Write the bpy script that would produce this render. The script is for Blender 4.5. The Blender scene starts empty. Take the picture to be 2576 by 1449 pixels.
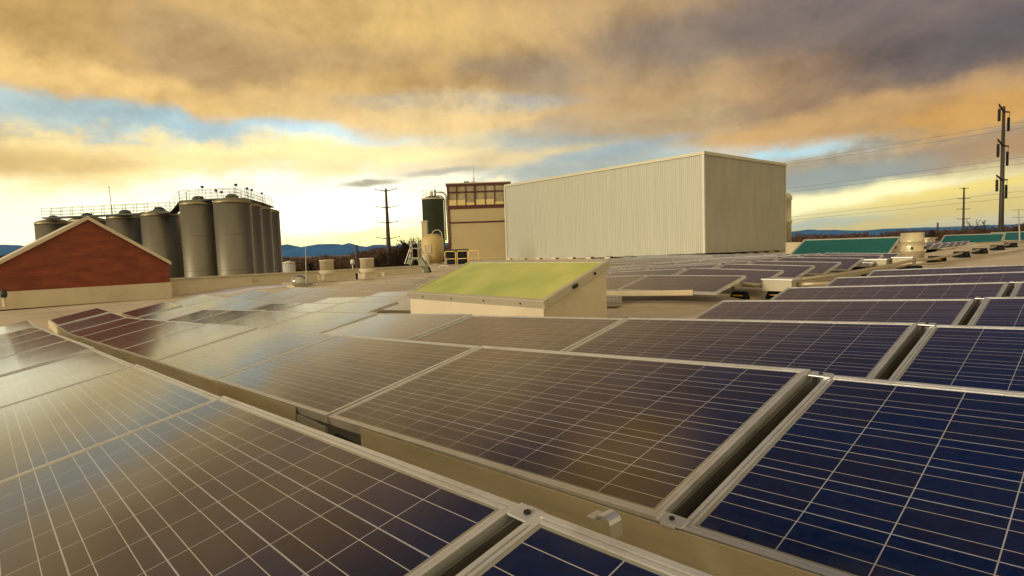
import bpy, math, random
from mathutils import Vector, Matrix
random.seed(7)
rad = math.radians
C = bpy.context.scene.collection

# ------------------------------------------------------------------ camera
HC = 10.0                                     # eye height above street level
PITCH, ROLL, FPX = 0.069846, -0.034253, 1473.4
fwd = Vector((0, math.cos(PITCH), -math.sin(PITCH)))
rt0 = Vector((1, 0, 0)); up0 = rt0.cross(fwd)
rt = rt0*math.cos(ROLL) + up0*math.sin(ROLL)
up = -rt0*math.sin(ROLL) + up0*math.cos(ROLL)
cam = bpy.data.cameras.new('camera'); co = bpy.data.objects.new('camera', cam); C.objects.link(co)
cam.sensor_width = 36.0; cam.lens = 36.0*FPX/2576.0; cam.clip_start = 0.05; cam.clip_end = 20000
co.matrix_world = Matrix.Translation((0, 0, HC)) @ Matrix((rt, up, -fwd)).transposed().to_4x4()
bpy.context.scene.camera = co

# ------------------------------------------------------------------ world / sky
def lin(c):
    return tuple(((v/255)/12.92 if v/255 <= 0.04045 else ((v/255+0.055)/1.055)**2.4) for v in c)
def azel(px, py):
    r = (rt*(px-1288) - up*(py-724.5))/FPX + fwd
    r.normalize()
    return math.atan2(r.x, r.y), math.asin(r.z)
SUN_AZ, SUN_EL = rad(-118), rad(16)           # azimuth measured from +Y towards +X
world = bpy.data.worlds.new('World'); bpy.context.scene.world = world
world.use_nodes = True
wt = world.node_tree; wt.nodes.clear()
def N(tree, typ, **kw):
    n = tree.nodes.new(typ)
    for k, v in kw.items(): setattr(n, k, v)
    return n
def M(tree, op, a, b=None, c=None, clamp=False):
    n = N(tree, 'ShaderNodeMath', operation=op, use_clamp=clamp)
    for i, v in enumerate((a, b, c)):
        if v is None: continue
        if isinstance(v, (int, float)): n.inputs[i].default_value = v
        else: tree.links.new(v, n.inputs[i])
    return n.outputs[0]
def mixc(tree, f, a, b, mode='MIX'):
    n = N(tree, 'ShaderNodeMix', data_type='RGBA', blend_type=mode)
    for i, v in ((0, f), (6, a), (7, b)):
        if isinstance(v, (int, float)): n.inputs[i].default_value = v
        elif isinstance(v, tuple): n.inputs[i].default_value = (*v[:3], 1)
        else: tree.links.new(v, n.inputs[i])
    return n.outputs[2]
def build_world():
    t = wt; L = t.links.new
    tc = N(t, 'ShaderNodeTexCoord'); D = tc.outputs['Generated']
    sp = N(t, 'ShaderNodeSeparateXYZ'); L(D, sp.inputs[0])
    x, y, z = sp.outputs
    az = M(t, 'ARCTAN2', x, y); el = M(t, 'ARCSINE', z)
    # flat cloud-deck coordinates so that clouds stretch towards the horizon
    zz = M(t, 'ADD', M(t, 'ABSOLUTE', z), 0.16)
    cx = M(t, 'DIVIDE', x, zz); cy = M(t, 'DIVIDE', y, zz)
    cb = N(t, 'ShaderNodeCombineXYZ'); L(cx, cb.inputs[0]); L(cy, cb.inputs[1])
    def noise(vec, sc, det, rough, dist=0.0):
        n = N(t, 'ShaderNodeTexNoise'); n.inputs['Scale'].default_value = sc
        n.inputs['Detail'].default_value = det; n.inputs['Roughness'].default_value = rough
        n.inputs['Distortion'].default_value = dist
        L(vec, n.inputs['Vector']); return n
    w1 = noise(cb.outputs[0], 1.1, 5, .6); w2 = noise(D, 7, 5, .62)
    def sub5(o, k):
        a = N(t, 'ShaderNodeVectorMath', operation='SUBTRACT'); L(o, a.inputs[0]); a.inputs[1].default_value = (.5, .5, .5)
        b = N(t, 'ShaderNodeVectorMath', operation='MULTIPLY'); L(a.outputs[0], b.inputs[0]); b.inputs[1].default_value = k
        return b.outputs[0]
    ae = N(t, 'ShaderNodeCombineXYZ'); L(az, ae.inputs[0]); L(el, ae.inputs[1])
    def vadd(a, b):
        n = N(t, 'ShaderNodeVectorMath', operation='ADD'); L(a, n.inputs[0]); L(b, n.inputs[1]); return n.outputs[0]
    # distortion fades near the horizon
    p = vadd(vadd(ae.outputs[0], sub5(w1.outputs['Color'], (.30, .10, 0))), sub5(w2.outputs['Color'], (.24, .08, 0)))
    p2 = vadd(vadd(ae.outputs[0], sub5(w1.outputs['Color'], (.10, .03, 0))), sub5(w2.outputs['Color'], (.08, .025, 0)))
    # base: elevation ramp
    rp = N(t, 'ShaderNodeValToRGB'); e = rp.color_ramp; e.interpolation = 'EASE'
    L(M(t, 'DIVIDE', M(t, 'ADD', el, .05), 1.2, clamp=True), rp.inputs[0])
    stops = [(0.0, (120, 105, 80)), (.035, (190, 172, 128)), (.06, (240, 228, 185)), (.16, (222, 200, 150)), (.27, (208, 170, 115)), (.42, (196, 156, 102)), (.49, (112, 92, 78)), (.58, (52, 52, 64)), (.70, (34, 46, 76)), (1, (30, 40, 66))]
    e.elements[0].position = 0; e.elements[0].color = (*lin(stops[0][1]), 1)
    e.elements[1].position = 1; e.elements[1].color = (*lin(stops[-1][1]), 1)
    for ps, c in stops[1:-1]:
        q = e.elements.new(ps); q.color = (*lin(c), 1)
    col = rp.outputs[0]
    # unseen sky behind the camera: bright warm fill added to light walls and roof
    back = M(t, 'MULTIPLY', M(t, 'SUBTRACT', M(t, 'ABSOLUTE', az), 1.0), 1.1, clamp=True)
    wide = M(t, 'MULTIPLY', M(t, 'SUBTRACT', M(t, 'ABSOLUTE', az), 1.15), 1.6, clamp=True)
    up_ = M(t, 'MULTIPLY', M(t, 'ADD', el, .02), 12, clamp=True)
    back_done = mixc(t, up_, lin((110, 95, 70)), tuple(v*1.12 for v in lin((228, 208, 164))))
    B = [  # px, py, sx, sy, rot, colour, strength, gain
        (350, 110, 800, 150, 0, (218, 178, 108), .9, 1.12),
        (470, 90, 260, 70, 0, (182, 154, 118), .7, 1),
        (60, 60, 200, 80, 0, (204, 164, 98), .8, 1),
        (1000, 60, 330, 90, 0, (228, 190, 120), .85, 1.05),
        (760, 170, 260, 36, 0, (200, 166, 116), .7, 1),
        (1450, 50, 220, 60, 0, (216, 180, 122), .7, 1.05),
        (1600, 190, 360, 100, 0, (204, 168, 116), .8, 1),
        (1330, 200, 170, 40, 8, (168, 150, 126), .7, 1),
        (1850, 70, 320, 70, 0, (150, 132, 114), .85, 1),
        (2500, 110, 400, 120, -8, (118, 104, 94), 1, 1),
        (2120, 60, 250, 60, 0, (140, 122, 104), .8, 1),
        (2250, 195, 300, 36, -4, (126, 110, 96), .8, 1),
        (2050, 190, 130, 50, 0, (196, 152, 98), .6, 1),
        (380, 225, 440, 40, 4, (240, 200, 128), .9, 1.15),
        (860, 265, 200, 26, 4, (226, 190, 130), .8, 1),
        (330, 300, 380, 30, 3, (178, 214, 226), .95, 1.05),
        (60, 285, 180, 26, 0, (190, 208, 204), .8, 1),
        (840, 335, 200, 22, 4, (190, 226, 244), .95, 1.15),
        (1180, 262, 230, 18, 3, (158, 180, 192), .7, 1),
        (1090, 292, 240, 28, 2, (240, 208, 146), .9, 1.12),
        (420, 378, 420, 36, -2, (255, 232, 162), .95, 1.38),
        (60, 400, 190, 26, 0, (224, 186, 116), .8, 1),
        (280, 455, 330, 30, -4, (250, 226, 158), .9, 1.3),
        (60, 560, 300, 60, 0, (250, 244, 206), .95, 1.6),
        (930, 385, 300, 32, 0, (252, 230, 168), .9, 1.25),
        (800, 470, 400, 44, 0, (246, 243, 222), .95, 1.5),
        (780, 560, 480, 56, 0, (255, 246, 205), 1, 2.2),
        (1050, 600, 280, 34, 0, (255, 242, 160), 1, 1.9),
        (1230, 345, 200, 20, 0, (238, 222, 178), .75, 1.05),
        (1440, 345, 180, 34, 2, (166, 184, 188), .85, 1),
        (1260, 408, 230, 20, -2, (238, 214, 160), .75, 1.05),
        (1500, 425, 260, 28, -3, (172, 186, 184), .85, 1),
        (1130, 432, 80, 8, 0, (176, 176, 162), .75, 1),
        (945, 456, 66, 7, 0, (186, 178, 150), .95, 1),
        (1640, 318, 260, 34, 4, (206, 172, 122), .85, 1),
        (1560, 378, 200, 14, -4, (170, 190, 196), .8, 1),
        (1930, 380, 190, 22, 4, (186, 232, 246), 1, 1.15),
        (2140, 290, 300, 44, -4, (220, 174, 108), .9, 1.05),
        (2520, 275, 220, 42, -8, (226, 170, 84), .95, 1.05),
        (2280, 405, 320, 30, -4, (160, 144, 124), .9, 1),
        (2540, 365, 160, 22, -4, (190, 148, 94), .8, 1),
        (2090, 450, 170, 26, -4, (162, 174, 168), .85, 1),
        (2380, 448, 220, 12, -5, (206, 172, 108), .7, 1),
        (2120, 503, 230, 24, -5, (255, 247, 186), 1, 1.3),
        (2480, 474, 230, 16, -5, (250, 222, 118), .9, 1.12),
        (2350, 535, 380, 20, -3, (232, 204, 112), .9, 1.1),
        (2080, 550, 160, 12, -2, (238, 226, 160), .7, 1.1),
        (2040, 568, 120, 8, -2, (186, 202, 188), .7, 1.05),
    ]
    for px, py, sx, sy, rot, c, st, gain in B:
        a, b = azel(px, py)
        mp = N(t, 'ShaderNodeMapping', vector_type='TEXTURE'); L(p2 if sy <= 26 else p, mp.inputs[0])
        mp.inputs['Location'].default_value = (a, b, 0)
        mp.inputs['Rotation'].default_value = (0, 0, rad(-rot) - ROLL)
        mp.inputs['Scale'].default_value = (sx*1.15/FPX, sy*1.15/FPX, 1e6)
        ln = N(t, 'ShaderNodeVectorMath', operation='LENGTH'); L(mp.outputs[0], ln.inputs[0])
        g = M(t, 'EXPONENT', M(t, 'MULTIPLY', M(t, 'POWER', ln.outputs['Value'], 3.6), -1.0))
        col = mixc(t, M(t, 'MULTIPLY', g, st), col, tuple(v*gain for v in lin(c)))
    # high sky above the frame: deep blue on the right, a golden opening ahead
    for a, b, sa, sb, c, st in ((.86, .84, .78, .52, (20, 52, 108), 1), (.2, .98, .6, .34, (22, 38, 80), .9), (-.02, .60, .15, .09, (255, 196, 92), 1), (-.50, .48, .30, .06, (190, 146, 96), .6)):
        mp = N(t, 'ShaderNodeMapping', vector_type='TEXTURE'); L(p, mp.inputs[0])
        mp.inputs['Location'].default_value = (a, b, 0); mp.inputs['Scale'].default_value = (sa, sb, 1e6)
        ln = N(t, 'ShaderNodeVectorMath', operation='LENGTH'); L(mp.outputs[0], ln.inputs[0])
        g = M(t, 'EXPONENT', M(t, 'MULTIPLY', M(t, 'POWER', ln.outputs['Value'], 3.0), -1.0))
        col = mixc(t, M(t, 'MULTIPLY', g, st), col, lin(c))
    col = mixc(t, wide, col, back_done)
    # cloud relief: billows in the upper deck, weaker towards the horizon
    b1 = noise(cb.outputs[0], 2.6, 10, .6, .2); b2 = noise(D, 6.5, 10, .62, .35)
    rel = M(t, 'ADD', M(t, 'MULTIPLY', M(t, 'SUBTRACT', b1.outputs[0], .5), .8), M(t, 'MULTIPLY', M(t, 'SUBTRACT', b2.outputs[0], .5), 1.35))
    amp = M(t, 'MULTIPLY', M(t, 'SUBTRACT', el, .03), 5.0, clamp=True)
    k = M(t, 'MULTIPLY', rel, amp)
    dark = M(t, 'MULTIPLY', M(t, 'MULTIPLY', k, -1.9, clamp=True), 1)
    lite = M(t, 'MULTIPLY', M(t, 'MULTIPLY', k, 2.0, clamp=True), 1)
    dk = mixc(t, 1.0, col, lin((186, 178, 176)), 'MULTIPLY')
    col = mixc(t, dark, col, dk)
    lt = mixc(t, 1.0, col, (1.42, 1.36, 1.2), 'MULTIPLY')
    col = mixc(t, lite, col, lt)
    # physical sky adds its own share to the painted cloud deck
    sk = N(t, 'ShaderNodeTexSky', sky_type='NISHITA', sun_disc=False)
    sk.sun_elevation = SUN_EL; sk.sun_rotation = SUN_AZ; sk.altitude = 1500
    bg1 = N(t, 'ShaderNodeBackground'); L(sk.outputs[0], bg1.inputs[0]); bg1.inputs[1].default_value = 0.05
    bg2 = N(t, 'ShaderNodeBackground'); L(col, bg2.inputs[0]); bg2.inputs[1].default_value = 1.0
    mx = N(t, 'ShaderNodeMixShader'); mx.inputs[0].default_value = .97
    L(bg1.outputs[0], mx.inputs[1]); L(bg2.outputs[0], mx.inputs[2])
    out = N(t, 'ShaderNodeOutputWorld'); L(mx.outputs[0], out.inputs[0])
build_world()
world.cycles.sampling_method = 'MANUAL'; world.cycles.sample_map_resolution = 512

sl = bpy.data.lights.new('sun', 'SUN'); sl.energy = 2.6; sl.angle = rad(14); sl.color = (1, .86, .64)
so = bpy.data.objects.new('sun', sl); C.objects.link(so)
sd = Vector((math.sin(SUN_AZ)*math.cos(SUN_EL), math.cos(SUN_AZ)*math.cos(SUN_EL), math.sin(SUN_EL)))
so.rotation_euler = sd.to_track_quat('Z', 'Y').to_euler()

vs = bpy.context.scene.view_settings
vs.view_transform = 'Standard'; vs.look = 'None'; vs.gamma = 1; vs.exposure = 0; vs.use_curve_mapping = False

# ------------------------------------------------------------------ geometry helpers
AZ = -0.83075359
U = Vector((math.cos(AZ), math.sin(AZ), 0)); V = Vector((-math.sin(AZ), math.cos(AZ), 0)); Z = Vector((0, 0, 1))
O = Vector((-0.806, 2.4666, HC))              # origin of the roof grid (z is eye level)
TAU = 0.201257
CH = 0.8948                                   # panel chord
def G(u, v, z):                               # roof grid -> world; z relative to eye level
    p = O + U*u + V*v; p.z = HC + z; return p
def dray(px, py): return (rt*(px-1288) - up*(py-724.5))/FPX + fwd
def at(px, py, Y):
    r = dray(px, py); return Vector((0, 0, HC)) + r*(Y/r.y)
def on_u(px, py, u):
    r = dray(px, py); o = Vector((O.x, O.y, 0)); t = (u + o.dot(U))/r.dot(U)
    return Vector((0, 0, HC)) + r*t
def on_v(px, py, v):
    r = dray(px, py); o = Vector((O.x, O.y, 0)); t = (v + o.dot(V))/r.dot(V)
    return Vector((0, 0, HC)) + r*t
def sm(x): x = max(0, min(1, x)); return x*x*(3-2*x)
def roof(u, v):
    if u > -10.1:
        z = -.9156 + .0501*u
    else: z = -.9156 - .0501*10.1
    z += .0101*(min(v, 15) if u < -3 else min(v, 34))
    if u < -1.6:
        z += .12*sm((v-5.6)/1.2)*sm((-1.6-u)/.6)
        z -= .15*sm((v-15)/20)*sm((-1.6-u)/8)
    if u < -18: z -= .12*sm((-18-u)/6)*(1-sm((v-17)/3))
    return z

class MB:
    def __init__(s): s.v = []; s.f = []
    def poly(s, vs, fs):
        n = len(s.v); s.v += [Vector(p) for p in vs]; s.f += [tuple(i+n for i in f) for f in fs]; return s
    def hexa(s, p):                            # 8 points: bottom 4 (ccw), top 4
        return s.poly(p, [(3, 2, 1, 0), (4, 5, 6, 7), (0, 1, 5, 4), (1, 2, 6, 5), (2, 3, 7, 6), (3, 0, 4, 7)])
    def box(s, c, sz, ax=None):
        ax = ax or (Vector((1, 0, 0)), Vector((0, 1, 0)), Z); c = Vector(c)
        a, b, d = [ax[i]*(sz[i]/2) for i in range(3)]
        return s.hexa([c-a-b-d, c+a-b-d, c+a+b-d, c-a+b-d, c-a-b+d, c+a-b+d, c+a+b+d, c-a+b+d])
    def bx(s, lo, hi):
        lo = Vector(lo); hi = Vector(hi)
        return s.box((lo+hi)/2, hi-lo)
    def bar(s, a, b, w, h=None, upv=Z):
        a = Vector(a); b = Vector(b); d = (b-a); l = d.length; d.normalize()
        x = d.cross(upv)
        if x.length < 1e-4: x = d.cross(Vector((1, 0, 0)))
        x.normalize(); y = x.cross(d)
        return s.box((a+b)/2, (w, l, h or w), (x, d, y))
    def tube(s, pts, r, n=8, cap=True):
        pts = [Vector(p) for p in pts]; rs = r if isinstance(r, (list, tuple)) else [r]*len(pts)
        vs = []; fs = []; px = None
        for i, p in enumerate(pts):
            d = (pts[min(i+1, len(pts)-1)] - pts[max(i-1, 0)]).normalized()
            if px is None:
                px = d.cross(Z)
                if px.length < 1e-3: px = Vector((1, 0, 0))
            px = (px - d*px.dot(d)).normalized(); py = d.cross(px)
            for k in range(n):
                a = 2*math.pi*k/n; vs.append(p + px*(math.cos(a)*rs[i]) + py*(math.sin(a)*rs[i]))
        for i in range(len(pts)-1):
            for k in range(n):
                k2 = (k+1) % n; fs.append((i*n+k, i*n+k2, (i+1)*n+k2, (i+1)*n+k))
        if cap: fs.append(tuple(range(n-1, -1, -1))); fs.append(tuple((len(pts)-1)*n+k for k in range(n)))
        return s.poly(vs, fs)
    def lathe(s, c, prof, n=32):               # prof: (r, z) from bottom to top
        c = Vector(c); vs = []; fs = []
        for r, z in prof:
            for k in range(n):
                a = 2*math.pi*k/n; vs.append(c + Vector((r*math.cos(a), r*math.sin(a), z)))
        m = len(prof)
        for i in range(m-1):
            for k in range(n):
                k2 = (k+1) % n; fs.append((i*n+k, i*n+k2, (i+1)*n+k2, (i+1)*n+k))
        fs.append(tuple(range(n-1, -1, -1))); fs.append(tuple((m-1)*n+k for k in range(n)))
        return s.poly(vs, fs)
    def build(s, name, mat, parent=None, smooth=False, origin=None, bevel=0):
        og = Vector(origin) if origin is not None else None
        if og is None and parent is None and s.v:
            lo = Vector([min(p[i] for p in s.v) for i in range(3)]); hi = Vector([max(p[i] for p in s.v) for i in range(3)])
            og = Vector(((lo.x+hi.x)/2, (lo.y+hi.y)/2, lo.z))
        if parent is not None: og = Vector(parent['_o']) if '_o' in parent else (og or Vector((0, 0, 0)))
        me = bpy.data.meshes.new(name); me.from_pydata([tuple(p-og) for p in s.v], [], s.f)
        me.update()
        if smooth:
            me.shade_auto_smooth(angle=rad(35)) if hasattr(me, 'shade_auto_smooth') else None
            for pl in me.polygons: pl.use_smooth = len(pl.vertices) <= 4
        me.materials.append(mat)
        o = bpy.data.objects.new(name, me); C.objects.link(o)
        if parent is not None: o.parent = parent; o['_o'] = tuple(og)
        else: o.location = og; o['_o'] = tuple(og)
        if bevel:
            b = o.modifiers.new('bevel', 'BEVEL'); b.width = bevel; b.segments = 2; b.limit_method = 'ANGLE'
        return o
def tag(o, label, cat, group=None, kind=None):
    if label: o['label'] = label
    if cat: o['category'] = cat
    if group: o['group'] = group
    if kind: o['kind'] = kind
    return o
def thing(name, loc, label, cat, group=None):
    o = bpy.data.objects.new(name, None); C.objects.link(o); o.location = loc; o['_o'] = tuple(loc)
    o.empty_display_size = .1
    return tag(o, label, cat, group)
def struct(mb, name, mat, **k):
    o = mb.build(name, mat, **k); o['kind'] = 'structure'; return o
ORD = ['zeroth', 'first', 'second', 'third', 'fourth', 'fifth', 'sixth', 'seventh', 'eighth', 'ninth', 'tenth', 'eleventh', 'twelfth', 'thirteenth', 'fourteenth', 'fifteenth', 'sixteenth', 'seventeenth', 'eighteenth', 'nineteenth', 'twentieth', 'twenty-first', 'twenty-second', 'twenty-third', 'twenty-fourth', 'twenty-fifth']

# ------------------------------------------------------------------ materials
def mat(name, col, rough=.6, metal=0, var=.0, vscale=3, bump=0, bscale=20, spec=.5, stain=None, stretch=None):
    m = bpy.data.materials.new(name); m.use_nodes = True; t = m.node_tree; L = t.links.new
    b = t.nodes['Principled BSDF']; b.inputs['Roughness'].default_value = rough; b.inputs['Metallic'].default_value = metal
    b.inputs['Specular IOR Level'].default_value = spec
    c0 = tuple(col)
    tc = N(t, 'ShaderNodeTexCoord'); vec = tc.outputs['Object']
    if stretch:
        mp = N(t, 'ShaderNodeMapping'); mp.inputs['Scale'].default_value = stretch; L(vec, mp.inputs[0]); vec = mp.outputs[0]
    if var or stain:
        n = N(t, 'ShaderNodeTexNoise'); n.inputs['Scale'].default_value = vscale; n.inputs['Detail'].default_value = 6; n.inputs['Roughness'].default_value = .6
        L(vec, n.inputs['Vector'])
        f = M(t, 'MULTIPLY', M(t, 'SUBTRACT', n.outputs[0], .3), 2.5, clamp=True)
        c = mixc(t, f, tuple(v*(1-var) for v in c0), tuple(min(1, v*(1+var)) for v in c0))
        if stain:
            n2 = N(t, 'ShaderNodeTexNoise'); n2.inputs['Scale'].default_value = vscale*.35; n2.inputs['Detail'].default_value = 8; n2.inputs['Roughness'].default_value = .7
            L(vec, n2.inputs['Vector'])
            f2 = M(t, 'MULTIPLY', M(t, 'SUBTRACT', n2.outputs[0], .54), 6, clamp=True)
            c = mixc(t, M(t, 'MULTIPLY', f2, .7), c, stain)
        L(c, b.inputs['Base Color'])
    else: b.inputs['Base Color'].default_value = (*c0, 1)
    if bump:
        n = N(t, 'ShaderNodeTexNoise'); n.inputs['Scale'].default_value = bscale; n.inputs['Detail'].default_value = 4; L(vec, n.inputs['Vector'])
        bp = N(t, 'ShaderNodeBump'); bp.inputs['Strength'].default_value = bump; bp.inputs['Distance'].default_value = .02
        L(n.outputs[0], bp.inputs['Height']); L(bp.outputs[0], b.inputs['Normal'])
    return m
ALU = mat('aluminium', (.66, .66, .64), .36, .6, .10, 9, stain=(.40, .37, .30))
ALU2 = mat('galvanised_steel', (.46, .43, .36), .5, .6, .22, 2.5, stain=(.33, .27, .17), stretch=(1, 1, 4))
MEMB = mat('roof_membrane', (.55, .46, .33), .5, 0, .12, .9, .25, 3, .4, stain=(.30, .235, .15))
def seams():
    t = MEMB.node_tree; L = t.links.new; b = t.nodes['Principled BSDF']; src = b.inputs['Base Color'].links[0].from_socket
    tc = N(t, 'ShaderNodeTexCoord'); mp = N(t, 'ShaderNodeMapping'); mp.inputs['Rotation'].default_value = (0, 0, .83075); L(tc.outputs['Object'], mp.inputs[0])
    sp = N(t, 'ShaderNodeSeparateXYZ'); L(mp.outputs[0], sp.inputs[0])
    f = M(t, 'FRACT', M(t, 'DIVIDE', sp.outputs[1], 1.83)); l1 = M(t, 'LESS_THAN', f, .016)
    f2 = M(t, 'FRACT', M(t, 'DIVIDE', sp.outputs[0], 9.1)); l2 = M(t, 'LESS_THAN', f2, .003)
    L(mixc(t, M(t, 'MULTIPLY', M(t, 'MAXIMUM', l1, l2), .55), src, (.26, .21, .14)), b.inputs['Base Color'])
    n = N(t, 'ShaderNodeTexNoise'); n.inputs['Scale'].default_value = .35; n.inputs['Detail'].default_value = 5; L(tc.outputs['Object'], n.inputs['Vector'])
    L(M(t, 'SUBTRACT', .62, M(t, 'MULTIPLY', M(t, 'MULTIPLY', M(t, 'SUBTRACT', n.outputs[0], .5), 5, clamp=True), .38)), b.inputs['Roughness'])
seams()
CREAM = mat('cream_paint', (.60, .52, .37), .5, 0, .06, 1.5, .05, 8, stain=(.45, .37, .24))
TAN = mat('tan_paint', (.50, .41, .26), .6, 0, .06, 1.2, stain=(.42, .33, .20))
BLACK = mat('black_rubber', (.008, .008, .009), .8, 0, .2, 9, spec=.15)
YEL = mat('yellow_paint', (.75, .45, .05), .5)
RAIL = mat('rail_paint', (.75, .55, .22), .5)
DARK = mat('dark_steel', (.035, .035, .03), .6, .3, .2, 4)
SNOW = mat('old_snow', (.62, .60, .68), .6, 0, .06, 2, .3, 6)
BEAM = mat('brushed_beam', (.58, .50, .33), .45, .30, .22, 1.2, stain=(.50, .36, .15), stretch=(1, 1, 9))
CHAN = mat('channel_metal', (.12, .11, .085), .5, .5, .3, 5)
HOLE = mat('bolt_head', (.03, .03, .03), .5, .5)

def panel_glass_mat():
    m = bpy.data.materials.new('solar_cells'); m.use_nodes = True; t = m.node_tree; L = t.links.new
    b = t.nodes['Principled BSDF']
    tc = N(t, 'ShaderNodeTexCoord'); sp = N(t, 'ShaderNodeSeparateXYZ'); L(tc.outputs['Object'], sp.inputs[0])
    x, y = sp.outputs[0], sp.outputs[1]
    X0, X1, Y0, Y1 = .036, 1.614, .034, CH-.034
    cw = (X1-X0)/10; chh = (Y1-Y0)/6
    fx = M(t, 'DIVIDE', M(t, 'SUBTRACT', x, X0), cw); fy = M(t, 'DIVIDE', M(t, 'SUBTRACT', y, Y0), chh)
    def line(f, off, w):                       # 1 on lines at off + integer, w = half width in cells
        fr = M(t, 'FRACT', M(t, 'ADD', f, 10.5-off))
        return M(t, 'LESS_THAN', M(t, 'ABSOLUTE', M(t, 'SUBTRACT', fr, .5)), w)
    gx = line(fx, 0, .0075); gy = line(fy, 0, .011)
    b1 = line(fy, 1/3.6, .006); b2 = line(fy, 1-1/3.6, .006)
    inx = M(t, 'MULTIPLY', M(t, 'GREATER_THAN', fx, .5), M(t, 'LESS_THAN', fx, 9.5)); iny = M(t, 'MULTIPLY', M(t, 'GREATER_THAN', fy, .5), M(t, 'LESS_THAN', fy, 5.5))
    gap = M(t, 'MAXIMUM', M(t, 'MULTIPLY', gx, inx), M(t, 'MULTIPLY', gy, iny)); bus = M(t, 'MAXIMUM', b1, b2)
    rim = M(t, 'SUBTRACT', 1, M(t, 'MULTIPLY', M(t, 'MULTIPLY', M(t, 'GREATER_THAN', fx, -.03), M(t, 'LESS_THAN', fx, 10.03)), M(t, 'MULTIPLY', M(t, 'GREATER_THAN', fy, -.03), M(t, 'LESS_THAN', fy, 6.03))))
    # each cell its own shade, crystal grains inside
    ci = N(t, 'ShaderNodeCombineXYZ'); L(M(t, 'FLOOR', fx), ci.inputs[0]); L(M(t, 'FLOOR', fy), ci.inputs[1])
    oi = N(t, 'ShaderNodeObjectInfo'); L(M(t, 'MULTIPLY', oi.outputs['Random'], 97.), ci.inputs[2])
    wn = N(t, 'ShaderNodeTexWhiteNoise', noise_dimensions='3D'); L(ci.outputs[0], wn.inputs[0])
    vo = N(t, 'ShaderNodeTexVoronoi'); vo.inputs['Scale'].default_value = 55; L(tc.outputs['Object'], vo.inputs['Vector'])
    sv = N(t, 'ShaderNodeSeparateXYZ'); L(vo.outputs['Color'], sv.inputs[0])
    c = mixc(t, wn.outputs[0], (.001, .008, .048), (.009, .009, .022))
    c = mixc(t, M(t, 'MULTIPLY', sv.outputs[0], .5), c, (.008, .020, .062))
    c = mixc(t, M(t, 'MULTIPLY', sv.outputs[1], .25), c, (.022, .012, .018))
    c = mixc(t, M(t, 'MULTIPLY', gap, .8), c, (.40, .40, .44))
    c = mixc(t, M(t, 'MULTIPLY', bus, .9), c, (.50, .45, .41))
    c = mixc(t, M(t, 'MULTIPLY', rim, .9), c, (.26, .25, .20))
    # dust, a little more of it settled along the low edge
    dn = N(t, 'ShaderNodeTexNoise'); dn.inputs['Scale'].default_value = 2.2; dn.inputs['Detail'].default_value = 7; dn.inputs['Roughness'].default_value = .65
    L(tc.outputs['Object'], dn.inputs['Vector'])
    edge = M(t, 'MULTIPLY', M(t, 'SUBTRACT', .10, y), 9, clamp=True)
    df = M(t, 'ADD', M(t, 'MULTIPLY', dn.outputs[0], .018), M(t, 'MULTIPLY', M(t, 'MULTIPLY', edge, M(t, 'MULTIPLY', M(t, 'SUBTRACT', dn.outputs[0], .4), 4, clamp=True)), .30))
    c = mixc(t, df, c, (.30, .25, .16))
    L(c, b.inputs['Base Color'])
    L(M(t, 'ADD', .10, M(t, 'MULTIPLY', dn.outputs[0], .10)), b.inputs['Roughness'])
    b.inputs['IOR'].default_value = 1.37; b.inputs['Coat Weight'].default_value = .36; b.inputs['Coat Roughness'].default_value = .08; b.inputs['Coat IOR'].default_value = 1.5
    wv = N(t, 'ShaderNodeTexNoise'); wv.inputs['Scale'].default_value = 1.4; wv.inputs['Detail'].default_value = 2; L(tc.outputs['Object'], wv.inputs['Vector'])
    bp = N(t, 'ShaderNodeBump'); bp.inputs['Strength'].default_value = .12; bp.inputs['Distance'].default_value = .02
    L(wv.outputs[0], bp.inputs['Height']); L(bp.outputs[0], b.inputs['Normal'])
    return m
CELLS = panel_glass_mat()

# ------------------------------------------------------------------ roof, ground, hills
GROUND = mat('ground', (.10, .075, .045), .9, 0, .35, .02)
struct(MB().poly([(-9000, -4000, 0), (9000, -4000, 0), (9000, 14000, 0), (-9000, 14000, 0)], [(0, 1, 2, 3)]), 'ground', GROUND)
def build_roof():
    mb = MB(); us = [-64, -50, -40, -32, -25] + [-24+i*.5 for i in range(0, 28)] + [-10.1] + [-9.5+i*.5 for i in range(0, 22)] + [2, 4, 8, 14, 22, 30]
    us = sorted(set(us)); vsn = [-14, -8, -4, -2, -1, 0] + [i*.5 for i in range(1, 36)] + [18+i for i in range(1, 22)] + [42, 46, 52, 60, 70]
    vsn = sorted(set(vsn)); idx = {}
    for u in us:
        for v in vsn:
            v2 = v+(-25-u)*.66*max(0, min(1, (44-v)/27)) if (u < -25 and v >= 17) else v
            idx[u, v] = len(mb.v); mb.v.append(G(u, v2, roof(u, v2)))
    for i in range(len(us)-1):
        for j in range(len(vsn)-1):
            if us[i+1] <= -25 and vsn[j] < 17: continue
            if us[i] >= -6 and vsn[j] >= 46: continue
            a, b = us[i], us[i+1]; c, d = vsn[j], vsn[j+1]
            mb.f.append((idx[a, c], idx[b, c], idx[b, d], idx[a, d]))
    o = struct(mb, 'roof', MEMB, smooth=True)
    return o
build_roof()
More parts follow.
